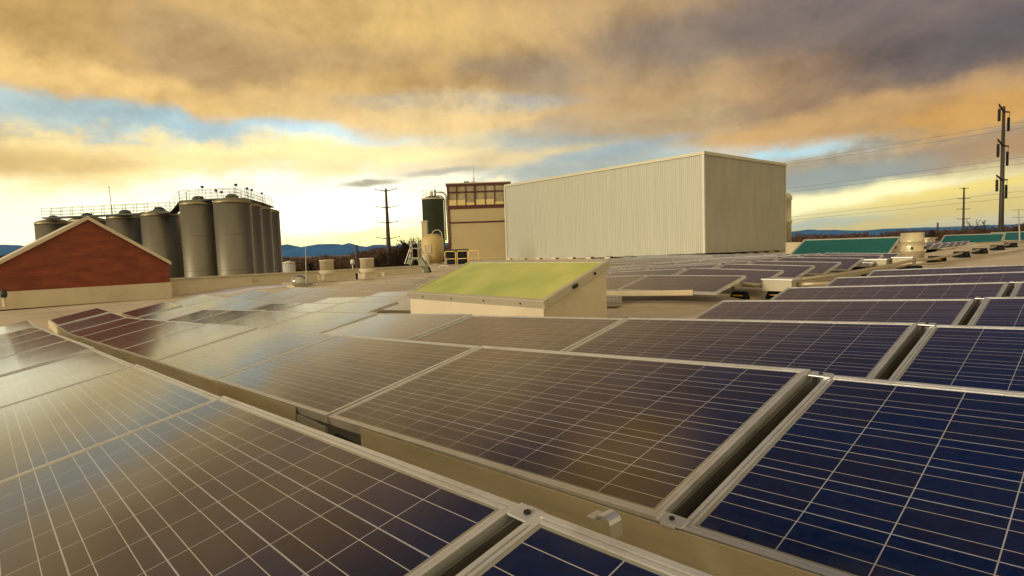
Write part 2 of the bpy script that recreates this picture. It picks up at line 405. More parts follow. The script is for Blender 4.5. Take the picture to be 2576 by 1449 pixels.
# outer walls that carry the roof
mb = MB()
def wallseg(a, b, th=.3):
    pa, pb = G(*a, roof(*a)-.02), G(*b, roof(*b)-.02); mb.bar((pa.x, pa.y, HC*.5-.8), (pb.x, pb.y, HC*.5-.8), th, HC-1.7)
for a, b in (((-24.7, -14), (-24.7, 17)), ((30, -14), (30, 46)), ((-6, 45.8), (30, 45.8)), ((-63.7, 42.6), (-63.7, 70)), ((-25, 17.2), (-62, 41.6))): wallseg(a, b)
WALL = mat('stucco', (.42, .34, .22), .8, 0, .1, 2)
wl = mb.build('building_wall', WALL); tag(wl, 'tan stucco outer wall of the building under the big roof', 'wall')

# hills
HILL = mat('haze_blue_hills', (.006, .10, .32), .95, 0, .35, .004, spec=.1)  # forested slopes with the blue of distant air painted into their colour
def hills(name, D, prof, depth, seedv):
    rnd = random.Random(seedv); mb = MB(); n = 0
    pts = []
    for i in range(len(prof)-1):
        (x0, y0), (x1, y1) = prof[i], prof[i+1]; k = max(1, int(abs(x1-x0)/14))
        for j in range(k):
            s = j/k; s2 = s*s*(3-2*s); pts.append((x0+(x1-x0)*s, y0+(y1-y0)*s2+rnd.uniform(-.7, .7)))
    pts.append(prof[-1])
    rows = 7
    for px, py in pts:
        top = at(px, py, D); h = top.z
        for r in range(rows):
            s = r/(rows-1)                       # 0 foot front, .5 crest, 1 foot back
            zz = h*(1-abs(2*s-1)**1.6)*(1 if r == 3 else rnd.uniform(.82, 1.05))
            mb.v.append(Vector((top.x, D+(s-.5)*depth, max(zz, -1 if r in (0, 6) else 0))))
    for i in range(len(pts)-1):
        for r in range(rows-1):
            a = i*rows+r; mb.f.append((a, a+rows, a+rows+1, a+1))
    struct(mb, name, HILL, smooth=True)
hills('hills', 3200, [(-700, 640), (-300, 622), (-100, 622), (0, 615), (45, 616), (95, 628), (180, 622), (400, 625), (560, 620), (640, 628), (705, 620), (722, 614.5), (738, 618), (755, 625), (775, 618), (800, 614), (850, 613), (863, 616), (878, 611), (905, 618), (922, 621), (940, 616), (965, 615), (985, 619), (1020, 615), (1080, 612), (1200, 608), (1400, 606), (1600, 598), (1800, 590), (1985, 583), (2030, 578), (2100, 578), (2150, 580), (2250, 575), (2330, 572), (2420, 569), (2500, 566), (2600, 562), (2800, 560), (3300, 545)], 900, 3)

# ------------------------------------------------------------------ solar panels
def make_panel():
    o = bpy.data.objects.new('solar_panel', None); C.objects.link(o); o.empty_display_size = .1; o['_o'] = (0, 0, 0)
    mb = MB(); w, l, d, fw = 1.65, CH, .04, .022
    def ring(a, b, z0, z1):
        mb.bx((a, a, z0), (w-a, b, z1)); mb.bx((a, l-b, z0), (w-a, l-a, z1)); mb.bx((a, b, z0), (b, l-b, z1)); mb.bx((w-b, b, z0), (w-a, l-b, z1))
    ring(0, .011, -d, 0); ring(.011, .014, -d, -.006); ring(.014, fw, -d, -.0015)
    fr = mb.build('frame', ALU, o, origin=(0, 0, 0))
    gl = MB().bx((fw, fw, -.012), (w-fw, l-fw, -.0035)).build('glass', CELLS, o, origin=(0, 0, 0))
    return o
panel0 = make_panel(); panel_used = False
def place_panel(u, v, label, group, raise_=0.0):
    global panel_used
    if panel_used:
        r = panel0.copy(); C.objects.link(r)
        for ch in panel0.children:
            c = ch.copy(); C.objects.link(c); c.parent = r
    else: r = panel0; panel_used = True
    a = G(u, v, roof(u, v)+.22+raise_); b = G(u+1.65, v, roof(u+1.65, v)+.22+raise_)
    x = (b-a).normalized(); y0 = V*math.cos(TAU)+Z*math.sin(TAU); y = (y0 - x*y0.dot(x)).normalized(); z = x.cross(y)
    # tiny mounting unevenness so reflections break from panel to panel
    j = random.Random(int(u*100)*7919+int(v*100)); r1, r2 = j.gauss(0, .005), j.gauss(0, .004)
    m = Matrix((x, y, z)).transposed() @ Matrix.Rotation(r1, 3, 'X') @ Matrix.Rotation(r2, 3, 'Y')
    r.matrix_world = Matrix.Translation(a) @ m.to_4x4()
    tag(r, label, 'solar panel', group)
    return r
L_ = 1.67
GAP = .047
def row_v(r): return (r-2)*1.2813
rowname = {1: 'nearest row', 2: 'second row', 3: 'third row',
           4: 'fourth row', 5: 'fifth row', 6: 'sixth row', 7: 'seventh row'}
SHIFT = {1: -.016}
# rows 1-3 run the whole width, rows 4-6 stop on either side of the big skylight
lend = {1: 7, 2: 8, 3: 8, 4: 9, 5: 9, 6: 9}
for r in range(1, 8):
    v = row_v(r)
    for j in range(0, 6):                      # to the right of the wide gap
        u = 1.65+GAP+j*L_
        if j > (3 if r < 4 else 5): continue
        place_panel(u, v, 'dark blue solar panel, %s, %s right of the wide gap' % (rowname[r], ORD[j+1]), 'solar panels right of the wide gap')
    if r <= 3: ks = range(0, lend[r]+1)
    elif r <= 6: ks = [0]+list(range(4, lend[r]+1))
    else: ks = [0]
    for k in ks:
        u = -k*L_
        if k == 0: lb = 'solar panel in the %s, directly left of the wide gap' % rowname[r]
        elif r <= 3: lb = 'reflecting solar panel, %s, %s left of the wide gap' % (rowname[r], ORD[k+1])
        else: lb = 'bright solar panel, %s, %s left of the green skylight' % (rowname[r], ORD[k-3])
        place_panel(u, v, lb, 'solar panels left of the wide gap')
# rows behind the skylight
REND = -1.62
far = []
def vfar(r): return 6.31+1.29*r
NR = 21
for r in range(0, NR):
    v = vfar(r)
    le = -13.6 - max(0, v-12)*.42
    ue = REND; k = 0
    while True:
        u = ue - 1.65 - k*L_ - (.06 if (k >= 1 and r > 0) else 0)
        if u < le: break
        k += 1
        if v+CH > 15.4 and v < 17.5 and u > -6.3: continue      # teal skylight stands here
        if v >= 17.4 and u > -3.5: continue
        if v < 8 and False: continue
        c = G(u+.8, v+.4, 0); far.append((c.length, r, k, u, v))
far.sort()
extra = []
for n, (d, r, k, u, v) in enumerate(far):
    if n < 236:
        place_panel(u, v, 'solar panel, %s row behind the green skylight, %s from its right end' % (ORD[r+1], ORD[k]), 'far array of solar panels')
    else: extra.append((u, v))
print('panels far', len(far), 'extra', len(extra))
if extra:
    mf = MB(); mg = MB()
    for u, v in extra:
        a = G(u, v, roof(u, v)+.22); x = (G(u+1.65, v, roof(u+1.65, v)+.22)-a).normalized(); y = V*math.cos(TAU)+Z*math.sin(TAU); z = x.cross(y)
        mf.box(a+x*.825+y*.447-z*.02, (1.65, CH, .036), (x, y, z)); mg.box(a+x*.825+y*.447-z*.004, (1.6, CH-.05, .01), (x, y, z))
    e = thing('distant_solar_panels', G(-15, 28, roof(-15, 28)), 'rearmost solar panels reading as one dark band below the long box', 'solar panels'); e['kind'] = 'stuff'
    mf.build('frame', ALU, e); mg.build('glass', mat('distant_cells', (.01, .014, .035), .15), e)

# rails below the low edge of each row
def rail(u0, u1, v, label, group, raise_=0., h=.15, mat_=BEAM, top=-.004):
    mb = MB(); n = max(1, int(abs(u1-u0)/1.7)); g = lambda u, vv, dz: G(u, vv, roof(u, v)+.22+dz+raise_)
    br = sorted({u0, u1} | ({-10.1} if u0 < -10.1 < u1 else set()))
    for a, b in zip(br[:-1], br[1:]):
        for (va, vb, za, zb) in ((v-.0075, v-.0025, top-h, top), (v+.002, v+.06, top-.05, top-.046), (v-.03, v-.008, top-h, top-h+.006)):
            mb.hexa([g(a, va, za), g(b, va, za), g(b, vb, za), g(a, vb, za), g(a, va, zb), g(b, va, zb), g(b, vb, zb), g(a, vb, zb)])
    return tag(mb.build('mounting_rail', mat_), label, 'mounting rail', group)
rail(-13.4, -.34, 0, 'long galvanised beam below the second row, left of the splice plate', 'beams along the open channel')
rail(.30, 4.6, 0, 'long galvanised beam below the second row, right of the splice plate', 'beams along the open channel')
mb = MB(); mb.box(G(-.17, -.002, roof(-.17, 0)+.22-.10), (.30, .012, .11), (U, V, Z)); mb.box(G(-.325, .02, roof(-.3, 0)+.10), (.012, .05, .12), (U, V, Z))
chan = thing('joint_bracket', G(-.1, .02, roof(-.1, 0)+.05), 'flat metal splice plate hanging between the two long beams', 'bracket')
mb.build('plate', ALU2, chan)
mb = MB(); mb.box(G(.14, .03, roof(.14, 0)+.22-.14), (.30, .02, .09), (U, V, Z))
mb.build('gap_shade', DARK, chan)  # dark box stands in for the shade of the open gap between the beams
for r in range(1, 8):
    v = row_v(r)
    if r != 2:
        rail(0 if r > 3 else -lend[r]*L_, 8.2, v, 'low rail under the near edge of the %s of panels' % rowname[r], 'rails under the front panel rows', h=.07)
    if 4 <= r <= 6: rail(-lend[r]*L_, -5.03, v, 'low rail under the %s left of the green skylight' % rowname[r], 'rails under the front panel rows', h=.07)
for r in range(0, 9):
    v = vfar(r)
    le = -13.6 - max(0, v-12)*.42
    hi = REND-.3 if r else REND-.34
    if v+CH > 15.4 and v < 17.5: hi = -6.4
    elif v >= 17.4: hi = -3.6
    rail(le, hi, v, 'metal rail under the %s row of the far array behind the skylight' % ORD[r+1], 'rails under the far array', h=.075)
# torque tubes and feet under each row: short posts to the roof
post0 = None
def foot(u, v, lb):
    global post0
    z = roof(u, v)
    mb = MB(); mb.box(G(u, v, z+.012), (.22, .16, .02), (U, V, Z)); mb.box(G(u, v, z+.09), (.04, .04, .14), (U, V, Z))
    tag(mb.build('panel_stand', ALU2), lb, 'support foot', 'feet under the panel rails')
for i, (u, v) in enumerate(((-2.1, 7.75), (-2.1, 9.04))):
    foot(u, v, 'small metal foot under the far array, %s along its right end' % ORD[i+1])

# arms in the wide gap: two lips with a dark channel, end caps
def arm(u, v, label, caps=(1, 1), wide=GAP):
    uc = u+wide/2; z0 = roof(u, v)+.22
    X = U; Yv = V*math.cos(TAU)+Z*math.sin(TAU); Zn = X.cross(Yv)
    a = G(uc, v, z0)
    t = thing('panel_mount', a - Z*.2, label, 'mounting arm', 'arms in the wide gap between panels')
    mb = MB(); c = a+Yv*(CH/2)-Zn*.055
    mb.box(c-Zn*.03, (wide*.9, CH, .006), (X, Yv, Zn)); mb.box(c+Zn*.024-X*(wide*.5-.004), (.004, CH, .054), (X, Yv, Zn)); mb.box(c+Zn*.024+X*(wide*.5-.004), (.004, CH, .054), (X, Yv, Zn))
    mb.build('channel', CHAN, t)
    MB().box(c-Zn*.012, (.007, CH, .03), (X, Yv, Zn)).build('ridge', ALU2, t)
    for e, s in ((0, caps[0]), (1, caps[1])):
        if not s: continue
        p = a+Yv*(.014 if e == 0 else CH-.014)+Zn*.004
        m2 = MB(); m2.box(p, (wide+.018, .036, .005), (X, Yv, Zn)); m2.box(p-Zn*.025+Yv*(-.02 if e == 0 else .02), (wide*.8, .005, .05), (X, Yv, Zn))
        cl_ = m2.build('clamp', ALU, t, bevel=.0015); MB().tube([p+Zn*.002, p+Zn*.0065], .0065, 6).build('bolt', HOLE, cl_)
arm(1.65-.0, row_v(1), 'metal arm in the wide gap of the nearest row', (1, 1))
for r in range(2, 8): arm(1.65, row_v(r), 'metal arm in the wide gap of the %s' % rowname[r], (1, 1))
# bracket in the channel
mb = MB(); p0 = on_v(1512, 1318, -.10); bz = p0.z
prof = [(0, 0), (.05, 0), (.055, .012), (.063, .017), (.075, .02), (.088, .021), (.10, .017), (.109, .01), (.115, .0), (.118, -.05), (.124, -.05), (.121, .004), (.114, .018), (.103, .025), (.09, .029), (.073, .028), (.06, .025), (.05, .019), (.048, .006), (0, .006)]
vs_ = [p0+U*(a-.05)*.55+Z*(b*.6+.012)+V*s for s in (-.018, .022) for a, b in prof]; n = len(prof)
mb.poly(vs_, [tuple(range(n-1, -1, -1)), tuple(range(n, 2*n))]+[(i, (i+1) % n, n+(i+1) % n, n+i) for i in range(n)])
tag(mb.build('curved_bracket', ALU), 'small curved metal bracket lying in the channel right of the clamp', 'bracket')

# ------------------------------------------------------------------ skylights
def glass_mat(name, c1, c2, rough, spec=.5, em=0):
    m = bpy.data.materials.new(name); m.use_nodes = True; t = m.node_tree; L = t.links.new; b = t.nodes['Principled BSDF']
    tc = N(t, 'ShaderNodeTexCoord'); n = N(t, 'ShaderNodeTexNoise'); n.inputs['Scale'].default_value = 1.1; n.inputs['Detail'].default_value = 3
    L(tc.outputs['Object'], n.inputs['Vector'])
    c = mixc(t, M(t, 'MULTIPLY', M(t, 'SUBTRACT', n.outputs[0], .30), 2.3, clamp=True), c1, c2); L(c, b.inputs['Base Color'])
    b.inputs['Roughness'].default_value = rough; b.inputs['Specular IOR Level'].default_value = spec
    return m
GREEN = glass_mat('translucent_green_glazing', (.26, .36, .085), (.56, .56, .16), .22)
TEAL = glass_mat('translucent_teal_glazing', (.014, .095, .075), (.028, .135, .108), .3)
def skylight(u0, u1, v0, v1, zf, zb, label, glassm, lip=.09, fw=.06, bolts=True):
    zr = min(roof(u0, v0), roof(u1, v1))-.03
    t = thing('skylight', G((u0+u1)/2, (v0+v1)/2, zr), label, 'skylight', 'slanted roof skylights')
    k = .03
    MB().hexa([G(u0+k, v0+k, zr), G(u1-k, v0+k, zr), G(u1-k, v1-k, zr), G(u0+k, v1-k, zr), G(u0+k, v0+k, zf-lip+.02), G(u1-k, v0+k, zf-lip+.02), G(u1-k, v1-k, zb-lip+.02), G(u0+k, v1-k, zb-lip+.02)]).build('curb', CREAM, t)
    x = U; s = (G(0, v1, zb)-G(0, v0, zf)); ln = s.length; s.normalize(); nz = x.cross(s)
    c0 = G((u0+u1)/2, (v0+v1)/2, (zf+zb)/2)-nz*lip/2; w = u1-u0
    mb = MB()
    for sg in (-1, 1):
        mb.box(c0+s*(sg*(ln/2-fw/2)), (w, fw, lip), (x, s, nz)); mb.box(c0+x*(sg*(w/2-fw/2)), (fw, ln-2*fw, lip), (x, s, nz))
    mb.build('frame', FRAME, t, bevel=.006)
    MB().box(c0+nz*(lip/2-.02), (w-2*fw, ln-2*fw, .02), (x, s, nz)).build('glazing', glassm, t)
    if bolts:
        for i in range(4): MB().tube([c0-s*(ln/2)+x*(w*(-.36+.24*i))-s*.004, c0-s*(ln/2)+x*(w*(-.36+.24*i))+s*.01], .012, 6).build('bolt', HOLE, t)
        MB().box(c0+x*(w/2+.01)-s*.08, (.025, .07, .035), (x, s, nz)).build('latch', HOLE, t)
        MB().tube([c0+x*(w/2)+s*.28, c0+x*(w/2+.015)+s*.28], .016, 8).build('bolt', HOLE, t)
    return t
FRAME = mat('skylight_frame', (.50, .46, .34), .45, .35, .08, 3)
skylight(-4.42, -1.84, 3.20, 4.30, -.565, -.185, 'big slanted skylight with yellow-green glazing and cream curb in mid roof', GREEN)
skylight(-4.62, -2.12, 16.0, 17.1, -.50, -.07, 'teal slanted skylight right of the long box, beside the round vent', TEAL, .08)
skylight(-4.75, -2.35, 34.0, 35.1, -.56, -.14, 'small far teal skylight between the round vent and the tall pole', TEAL, .08, bolts=False)
skylight(-3.6, 1.2, 38.5, 39.8, -.55, -.10, 'farthest teal skylight cut by the right edge of the photo', TEAL, .08, bolts=False)

# ------------------------------------------------------------------ gable building
BRICK = mat('red_cladding', (.21, .046, .016), .75, 0, .32, 1.6, .3, 9, stain=(.10, .020, .010), stretch=(1, 1, 3))
TRIM = mat('gable_trim', (.58, .50, .38), .6, 0, .08, 2)
def gable():
    u = -23.4; t = thing('gable_building', G(u-3, 2, -1.45), 'red gabled building with cream plinth and pale roof edge at left', 'building')
    vL, vR, vp = -.75, 4.47, 2.02; vL = 2*vp-vR-.35
    zb, zq, ze, zp = -1.5, -.91, -.2, 1.48; dp = 8
    P = lambda v, z, d=0: G(u-d, v, z)
    MB().hexa([P(vL-.03, zb, dp), P(vL-.03, zb, -.06), P(vR+.03, zb, -.06), P(vR+.03, zb, dp), P(vL-.03, zq, dp), P(vL-.03, zq, -.06), P(vR+.03, zq, -.06), P(vR+.03, zq, dp)]).build('plinth', CREAM, t)
    pr = [(vL, zq), (vR, zq), (vR, ze), (vp, zp), (vL, ze)]
    vs2 = [P(v, z, 0) for v, z in pr]+[P(v, z, dp) for v, z in pr]
    MB().poly(vs2, [(0, 1, 2, 3, 4), (9, 8, 7, 6, 5), (0, 5, 6, 1), (1, 6, 7, 2), (4, 9, 5, 0)]).build('wall', BRICK, t)
    # roof slabs with pale fascia
    rf = MB(); th = .14; ov = .14
    for (va, za, vb, zb2) in ((vL, ze, vp, zp), (vR, ze, vp, zp)):
        d = Vector((vb-va, zb2-za)); d.normalize(); ea, ez = va-d.x*ov*.6, za-d.y*ov*.6
        rf.hexa([P(ea, ez+.01, -ov), P(ea, ez+.01, dp), P(vb, zb2+.01, dp), P(vb, zb2+.01, -ov), P(ea, ez+th, -ov), P(ea, ez+th, dp), P(vb, zb2+th, dp), P(vb, zb2+th, -ov)])
    rf.build('roof', TRIM, t)
    # clapboard courses as relief
    cl = MB()
    z = zq+.09
    while z < zp-.2:
        w0 = vL+.02 if z < ze else vL+(z-ze)/(zp-ze)*(vp-vL)+.05
        w1 = vR-.02 if z < ze else vR-(z-ze)/(zp-ze)*(vR-vp)-.05
        cl.hexa([P(w0, z, 0), P(w0, z, -.012), P(w1, z, -.012), P(w1, z, 0), P(w0, z+.085, 0), P(w0, z+.085, -.005), P(w1, z+.085, -.005), P(w1, z+.085, 0)]); z += .095
    cl.build('cladding', BRICK, t)
    MB().hexa([P(vR-.2, zq, 0), P(vR-.2, zq, -.03), P(vR, zq, -.03), P(vR, zq, 0), P(vR-.2, ze, 0), P(vR-.2, ze, -.03), P(vR, ze, -.03), P(vR, ze, 0)]).build('corner_board', BRICK, t)
gable()
# small pipe hood in front of the gable
p = on_u(12, 772, -22.4)
t = thing('roof_drain_pipe', p, 'short pipe with dark cap in front of the gable plinth', 'vent pipe')
MB().tube([p, p+Z*.32], .05, 10).build('pipe', CREAM, t); MB().lathe(p+Z*.3, [(.07, 0), (.10, .08), (.08, .2), (.03, .26)], 12).build('cap', DARK, t)

# ------------------------------------------------------------------ parapet
def parapet():
    t = thing('parapet_wall', G(-25.2, 6, -1.4), 'long cream parapet wall with metal coping in front of the tanks', 'wall')
    a, b = (-25.2, -6), (-25.2, 17.2)
    zt = lambda v: -.80-.0028*v
    seg = MB(); cp = MB()
    vs3 = [-6, 0, 4.5, 7, 9.5, 12, 14.5, 17.2]
    for c, d in zip(vs3[:-1], vs3[1:]):
        seg.hexa([G(-25.35, c, -1.7), G(-25.0, c, -1.7), G(-25.0, d, -1.7), G(-25.35, d, -1.7), G(-25.35, c, zt(c)-.05), G(-25.0, c, zt(c)-.05), G(-25.0, d, zt(d)-.05), G(-25.35, d, zt(d)-.05)])
        cp.hexa([G(-25.42, c, zt(c)-.05), G(-24.93, c, zt(c)-.05), G(-24.93, d-.01, zt(d)-.05), G(-25.42, d-.01, zt(d)-.05), G(-25.42, c, zt(c)), G(-24.93, c, zt(c)+.01), G(-24.93, d-.01, zt(d)+.01), G(-25.42, d-.01, zt(d))])
    seg.build('wall', CREAM, t); cp.build('coping', mat('coping', (.55, .50, .38), .5, .2, .1, 2), t)
    MB().box(G(-24.96, 8.2, -1.08), (.04, .16, .12), (U, V, Z)).build('scupper', TAN, t)
    MB().box(G(-24.96, 13.3, -1.1), (.04, .16, .12), (U, V, Z)).build('scupper', TAN, t)
parapet()
def vprism(mb, prof, h):                       # extrude a (u,v) outline draped on the roof
    n = len(prof); vs4 = [G(u, v, roof(u, v)+.004) for u, v in prof]+[G(u*.98+sum(p[0] for p in prof)/n*.02, v, roof(u, v)+h) for u, v in prof]
    return mb.poly(vs4, [tuple(range(n-1, -1, -1)), tuple(range(n, 2*n))]+[(i, (i+1) % n, n+(i+1) % n, n+i) for i in range(n)])
pr = []
cps = [(430, 735), (437, 722), (470, 719.5), (520, 721), (560, 725), (600, 733), (565, 737), (500, 739), (455, 742)]
for px, py in cps:
    r_ = dray(px, py); P_ = Vector((0, 0, 0))+r_*(-1.34/r_.z); q_ = P_-Vector((O.x, O.y, 0)); pr.append((min(max(q_.dot(U), -24.7), -17), q_.dot(V)))
pr = [(u, v) for u, v in pr]
cu, cv = sum(p[0] for p in pr)/len(pr), sum(p[1] for p in pr)/len(pr)
mb = MB(); k2 = 40; ring = []
for i in range(k2):
    a = 2*math.pi*i/k2; rr = 1+.10*math.sin(3*a+1)+.06*math.sin(7*a)
    ring.append((-22.3+1.5*rr*math.cos(a), 7.2+2.3*rr*math.sin(a)))
vs5 = [G(u, v, roof(u, v)+.003) for u, v in ring]+[G(-22.3+(u+22.3)*.85, 7.2+(v-7.2)*.85, roof(u, v)+.05) for u, v in ring]+[G(-22.3, 7.2, roof(-22.3, 7.2)+.07)]
mb.poly(vs5, [(i, (i+1) % k2, k2+(i+1) % k2, k2+i) for i in range(k2)]+[(k2+i, k2+(i+1) % k2, 2*k2) for i in range(k2)])
tag(mb.build('snow_patch', SNOW, smooth=True), 'pale lilac patch of old snow beside the red gable', 'snow')

# ------------------------------------------------------------------ dome skylight, vents
ACR = mat('clear_dome', (.42, .38, .32), .10, .55, .3, 3)
def dome():
    u, v = -19.6, 8.02; z = roof(u, v)
    p = G(u, v, z); t = thing('dome_skylight', p, 'small round domed skylight on a flat flange near the parapet', 'skylight')
    MB().box(p+Z*.06, (.72, .72, .12), (U, V, Z)).build('curb', CREAM, t)
    MB().box(p+Z*.15, (.98, .98, .06), (U, V, Z)).build('flange', ALU2, t, bevel=.01)
    pr = [(.34, .18)]+[(.33*math.cos(a), .18+.30*math.sin(a)) for a in [i*math.pi/2/8 for i in range(0, 8)]]+[(.02, .48)]
    MB().lathe(p, pr, 24).build('dome', ACR, t, smooth=True)
dome()
def fan_vent(px, pby, Y, rtop, label):
    p = at(px, pby, Y); hh = 1473/Y
    t = thing('exhaust_fan', p, label, 'exhaust vent', 'round exhaust fans along the parapet')
    MB().box(p+Z*.14, (rtop*1.9, rtop*1.9, .28), (U, V, Z)).build('curb', CREAM, t)
    MB().lathe(p, [(rtop*1.0, .22), (rtop*1.16, .24), (rtop*1.16, .34), (rtop*1.1, .42), (rtop*1.0, .45)], 28).build('collar', CREAM, t, smooth=True)
    MB().lathe(p, [(rtop*.93, .44), (rtop*.93, .86), (rtop*1.0, .87), (rtop*1.0, .91), (rtop*.9, .92), (rtop*.86, .80), (.02, .80)], 28).build('stack', CREAM, t, smooth=True)
    MB().box(p-V*rtop*1.12+Z*.3, (.05, .05, .09), (U, V, Z)).build('latch', HOLE, t)
fan_vent(824, 704, 26.8, .33, 'left cream round exhaust fan standing before the parapet')
fan_vent(925, 700, 26.6, .33, 'right cream round exhaust fan standing before the parapet')
# round vent stack on the right
p = G(-1.72, 16.35, roof(-1.72, 16.35)); t = thing('vent_stack', p, 'stout round cream vent stack beside the teal skylight', 'exhaust vent')
MB().lathe(p, [(.36, 0), (.34, .03), (.25, .06), (.25, .22)], 28).build('base', CREAM, t, smooth=True)
MB().lathe(p, [(.25, .20), (.255, .36), (.265, .37), (.265, .40), (.252, .41), (.252, .60), (.262, .61), (.262, .64), (.25, .65), (.25, .84), (.235, .84), (.235, .7), (.02, .7)], 28).build('stack', mat('vent_metal', (.58, .50, .32), .4, .35, .1, 3), t, smooth=True)
for a in (-2.2, -.7): MB().box(p+Vector((.27*math.cos(a), .27*math.sin(a), .46)), (.04, .04, .05)).build('latch', HOLE, t)
# tiny vents, pipes
def small_pipe(px, pyb, pyt, Y, r, label, m_=CREAM, cat='vent pipe', name='vent_pipe'):
    a = at(px, pyb, Y); b = at(px, pyt, Y); h = b.z-a.z
    t = thing(name, a, label, cat)
    MB().tube([a, a+Z*h*.8], r*.7, 10).build('pipe', m_, t); MB().lathe(a, [(r, h*.78), (r*1.1, h*.9), (r*.6, h)], 12).build('cap', m_, t)
small_pipe(804, 705, 692, 24, .07, 'short dark-tipped pipe left of the left exhaust fan', TAN)
small_pipe(898, 703, 688, 24, .06, 'short black pipe left of the right exhaust fan', BLACK)
small_pipe(966, 694, 684, 26, .12, 'low white cap right of the right exhaust fan')
small_pipe(702, 692, 682, 29, .04, 'tiny spike on the parapet coping near the tanks', DARK)
a = at(771, 716, 22); MB_ = MB().tube([a, at(768.5, 619, 22)], [.02, .008], 6); tag(MB_.build('whip_antenna', ALU2), 'thin whip antenna on the roof left of the exhaust fans', 'antenna')
a = at(1353, 655, 44); tag(MB().tube([a, a+Z*2.35], [.04, .02], 6).build('whip_antenna', CREAM), 'thin cream rod standing before the left end of the long box', 'antenna')

# ------------------------------------------------------------------ long box
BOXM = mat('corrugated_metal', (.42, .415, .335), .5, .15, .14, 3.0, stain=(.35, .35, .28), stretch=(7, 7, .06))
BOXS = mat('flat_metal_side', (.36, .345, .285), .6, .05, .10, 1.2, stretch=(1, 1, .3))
def longbox():
    cb = at(1773, 637, 45); q = cb-Vector((O.x, O.y, 0)); u1, v0 = q.dot(U), q.dot(V); zc = cb.z-HC
    u0 = -43.5; v1 = 54.9
    t = thing('equipment_enclosure', G((u0+u1)/2, (v0+v1)/2, -1.3), 'long boxy metal enclosure with ribbed pale side in the middle distance', 'building')
    zb = lambda u, v: zc + (u-u1)*(.49/22.7) - (v-v0)*(.22/14.6)
    zt = lambda u, v: 6.61 + (u-u1)*(.25/22.7) + (v-v0)*(.09/14.6)
    n = 132; mb = MB(); st = 0.0
    xs = []
    for i in range(n):
        a = u0+(u1-u0)*i/n; w = (u1-u0)/n
        xs += [(a, 0), (a+w*.35, 0), (a+w*.5, -.022), (a+w*.85, -.022)]
    xs.append((u1, 0))
    vs6 = []
    for u, d in xs: vs6 += [G(u, v0+d, zb(u, v0)), G(u, v0+d, zt(u, v0))]
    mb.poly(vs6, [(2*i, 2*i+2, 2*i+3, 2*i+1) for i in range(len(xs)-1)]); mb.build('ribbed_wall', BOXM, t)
    c = lambda u, v, f: G(u, v, f(u, v))
    side = MB(); side.poly([c(u1, v0, zb), c(u1, v1, zb), c(u1, v1, zt), c(u1, v0, zt)], [(0, 1, 2, 3)])
    side.poly([c(u0, v0, zb), c(u0, v0, zt), c(u0, v1, zt), c(u0, v1, zb)], [(0, 1, 2, 3)])
    side.poly([c(u0, v1, zb), c(u1, v1, zb), c(u1, v1, zt), c(u0, v1, zt)], [(3, 2, 1, 0)]); side.poly([c(u0, v0, zb), c(u1, v0, zb), c(u1, v1, zb), c(u0, v1, zb)], [(3, 2, 1, 0)])
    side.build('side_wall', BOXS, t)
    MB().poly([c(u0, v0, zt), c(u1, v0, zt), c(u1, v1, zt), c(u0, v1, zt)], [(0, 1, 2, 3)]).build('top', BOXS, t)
    tr = MB(); TW = .13
    tr.hexa([G(u1-TW, v0-.09, zb(u1, v0)), G(u1+.06, v0-.09, zb(u1, v0)), G(u1+.06, v0+.12, zb(u1, v0)), G(u1-TW, v0+.12, zb(u1, v0)), G(u1-TW, v0-.09, zt(u1, v0)), G(u1+.06, v0-.09, zt(u1, v0)), G(u1+.06, v0+.12, zt(u1, v0)), G(u1-TW, v0+.12, zt(u1, v0))])
    tr.hexa([G(u0-.06, v0-.09, zb(u0, v0)), G(u0+TW, v0-.09, zb(u0, v0)), G(u0+TW, v0+.1, zb(u0, v0)), G(u0-.06, v0+.1, zb(u0, v0)), G(u0-.06, v0-.09, zt(u0, v0)), G(u0+TW, v0-.09, zt(u0, v0)), G(u0+TW, v0+.1, zt(u0, v0)), G(u0-.06, v0+.1, zt(u0, v0))])
    tr.hexa([G(u1-.05, v1-.1, zb(u1, v1)), G(u1+.06, v1-.1, zb(u1, v1)), G(u1+.06, v1+.08, zb(u1, v1)), G(u1-.05, v1+.08, zb(u1, v1)), G(u1-.05, v1-.1, zt(u1, v1)), G(u1+.06, v1-.1, zt(u1, v1)), G(u1+.06, v1+.08, zt(u1, v1)), G(u1-.05, v1+.08, zt(u1, v1))])
    tr.build('corner_trim', mat('box_trim', (.52, .50, .40), .5, .1, .04, 1), t)
    co2 = MB()
    def copn(a, b):
        h0, h1 = -.10, .14; du = .1
        d = (Vector(b)-Vector(a)).normalized(); nn = Vector((d.y, -d.x))
        pts = []
        for f in (h0, h1):
            for (q2, s2) in ((a, 1), (b, 1), (b, -1), (a, -1)):
                uu, vv = q2[0]+nn.x*du*s2, q2[1]+nn.y*du*s2; pts.append(G(uu, vv, zt(*q2)+f))
        co2.hexa(pts)
    copn((u0, v0), (u1+.1, v0)); copn((u1, v0), (u1, v1+.1)); co2.build('coping', mat('box_coping', (.50, .47, .34), .5, .1, .05, 1), t)
    # sleepers below, dark gaps between pale blocks
    def sleeper(u, v, w, lb, black=True):
        z = roof(u, v); top = zb(u, v)
        tt = thing('support_block', G(u, v, z), lb, 'support block', 'blocks under the long box')
        MB().box(G(u, v+.15, (z+top)/2+.06), (w, .5, max(.1, (top-z)*.55)), (U, V, Z)).build('beam', BLACK, tt)
        MB().box(G(u-w*.1, v+.15, z+.07), (w*.8, .55, .14), (U, V, Z)).build('pad', CREAM, tt)
    k = 0
    for i in range(11):
        u = u0+.5+i*(u1-u0-1.0)/10; k += 1
        sleeper(u, v0-.12, .75, 'black block on a pale pad under the ribbed side, %s from the left' % ORD[k])
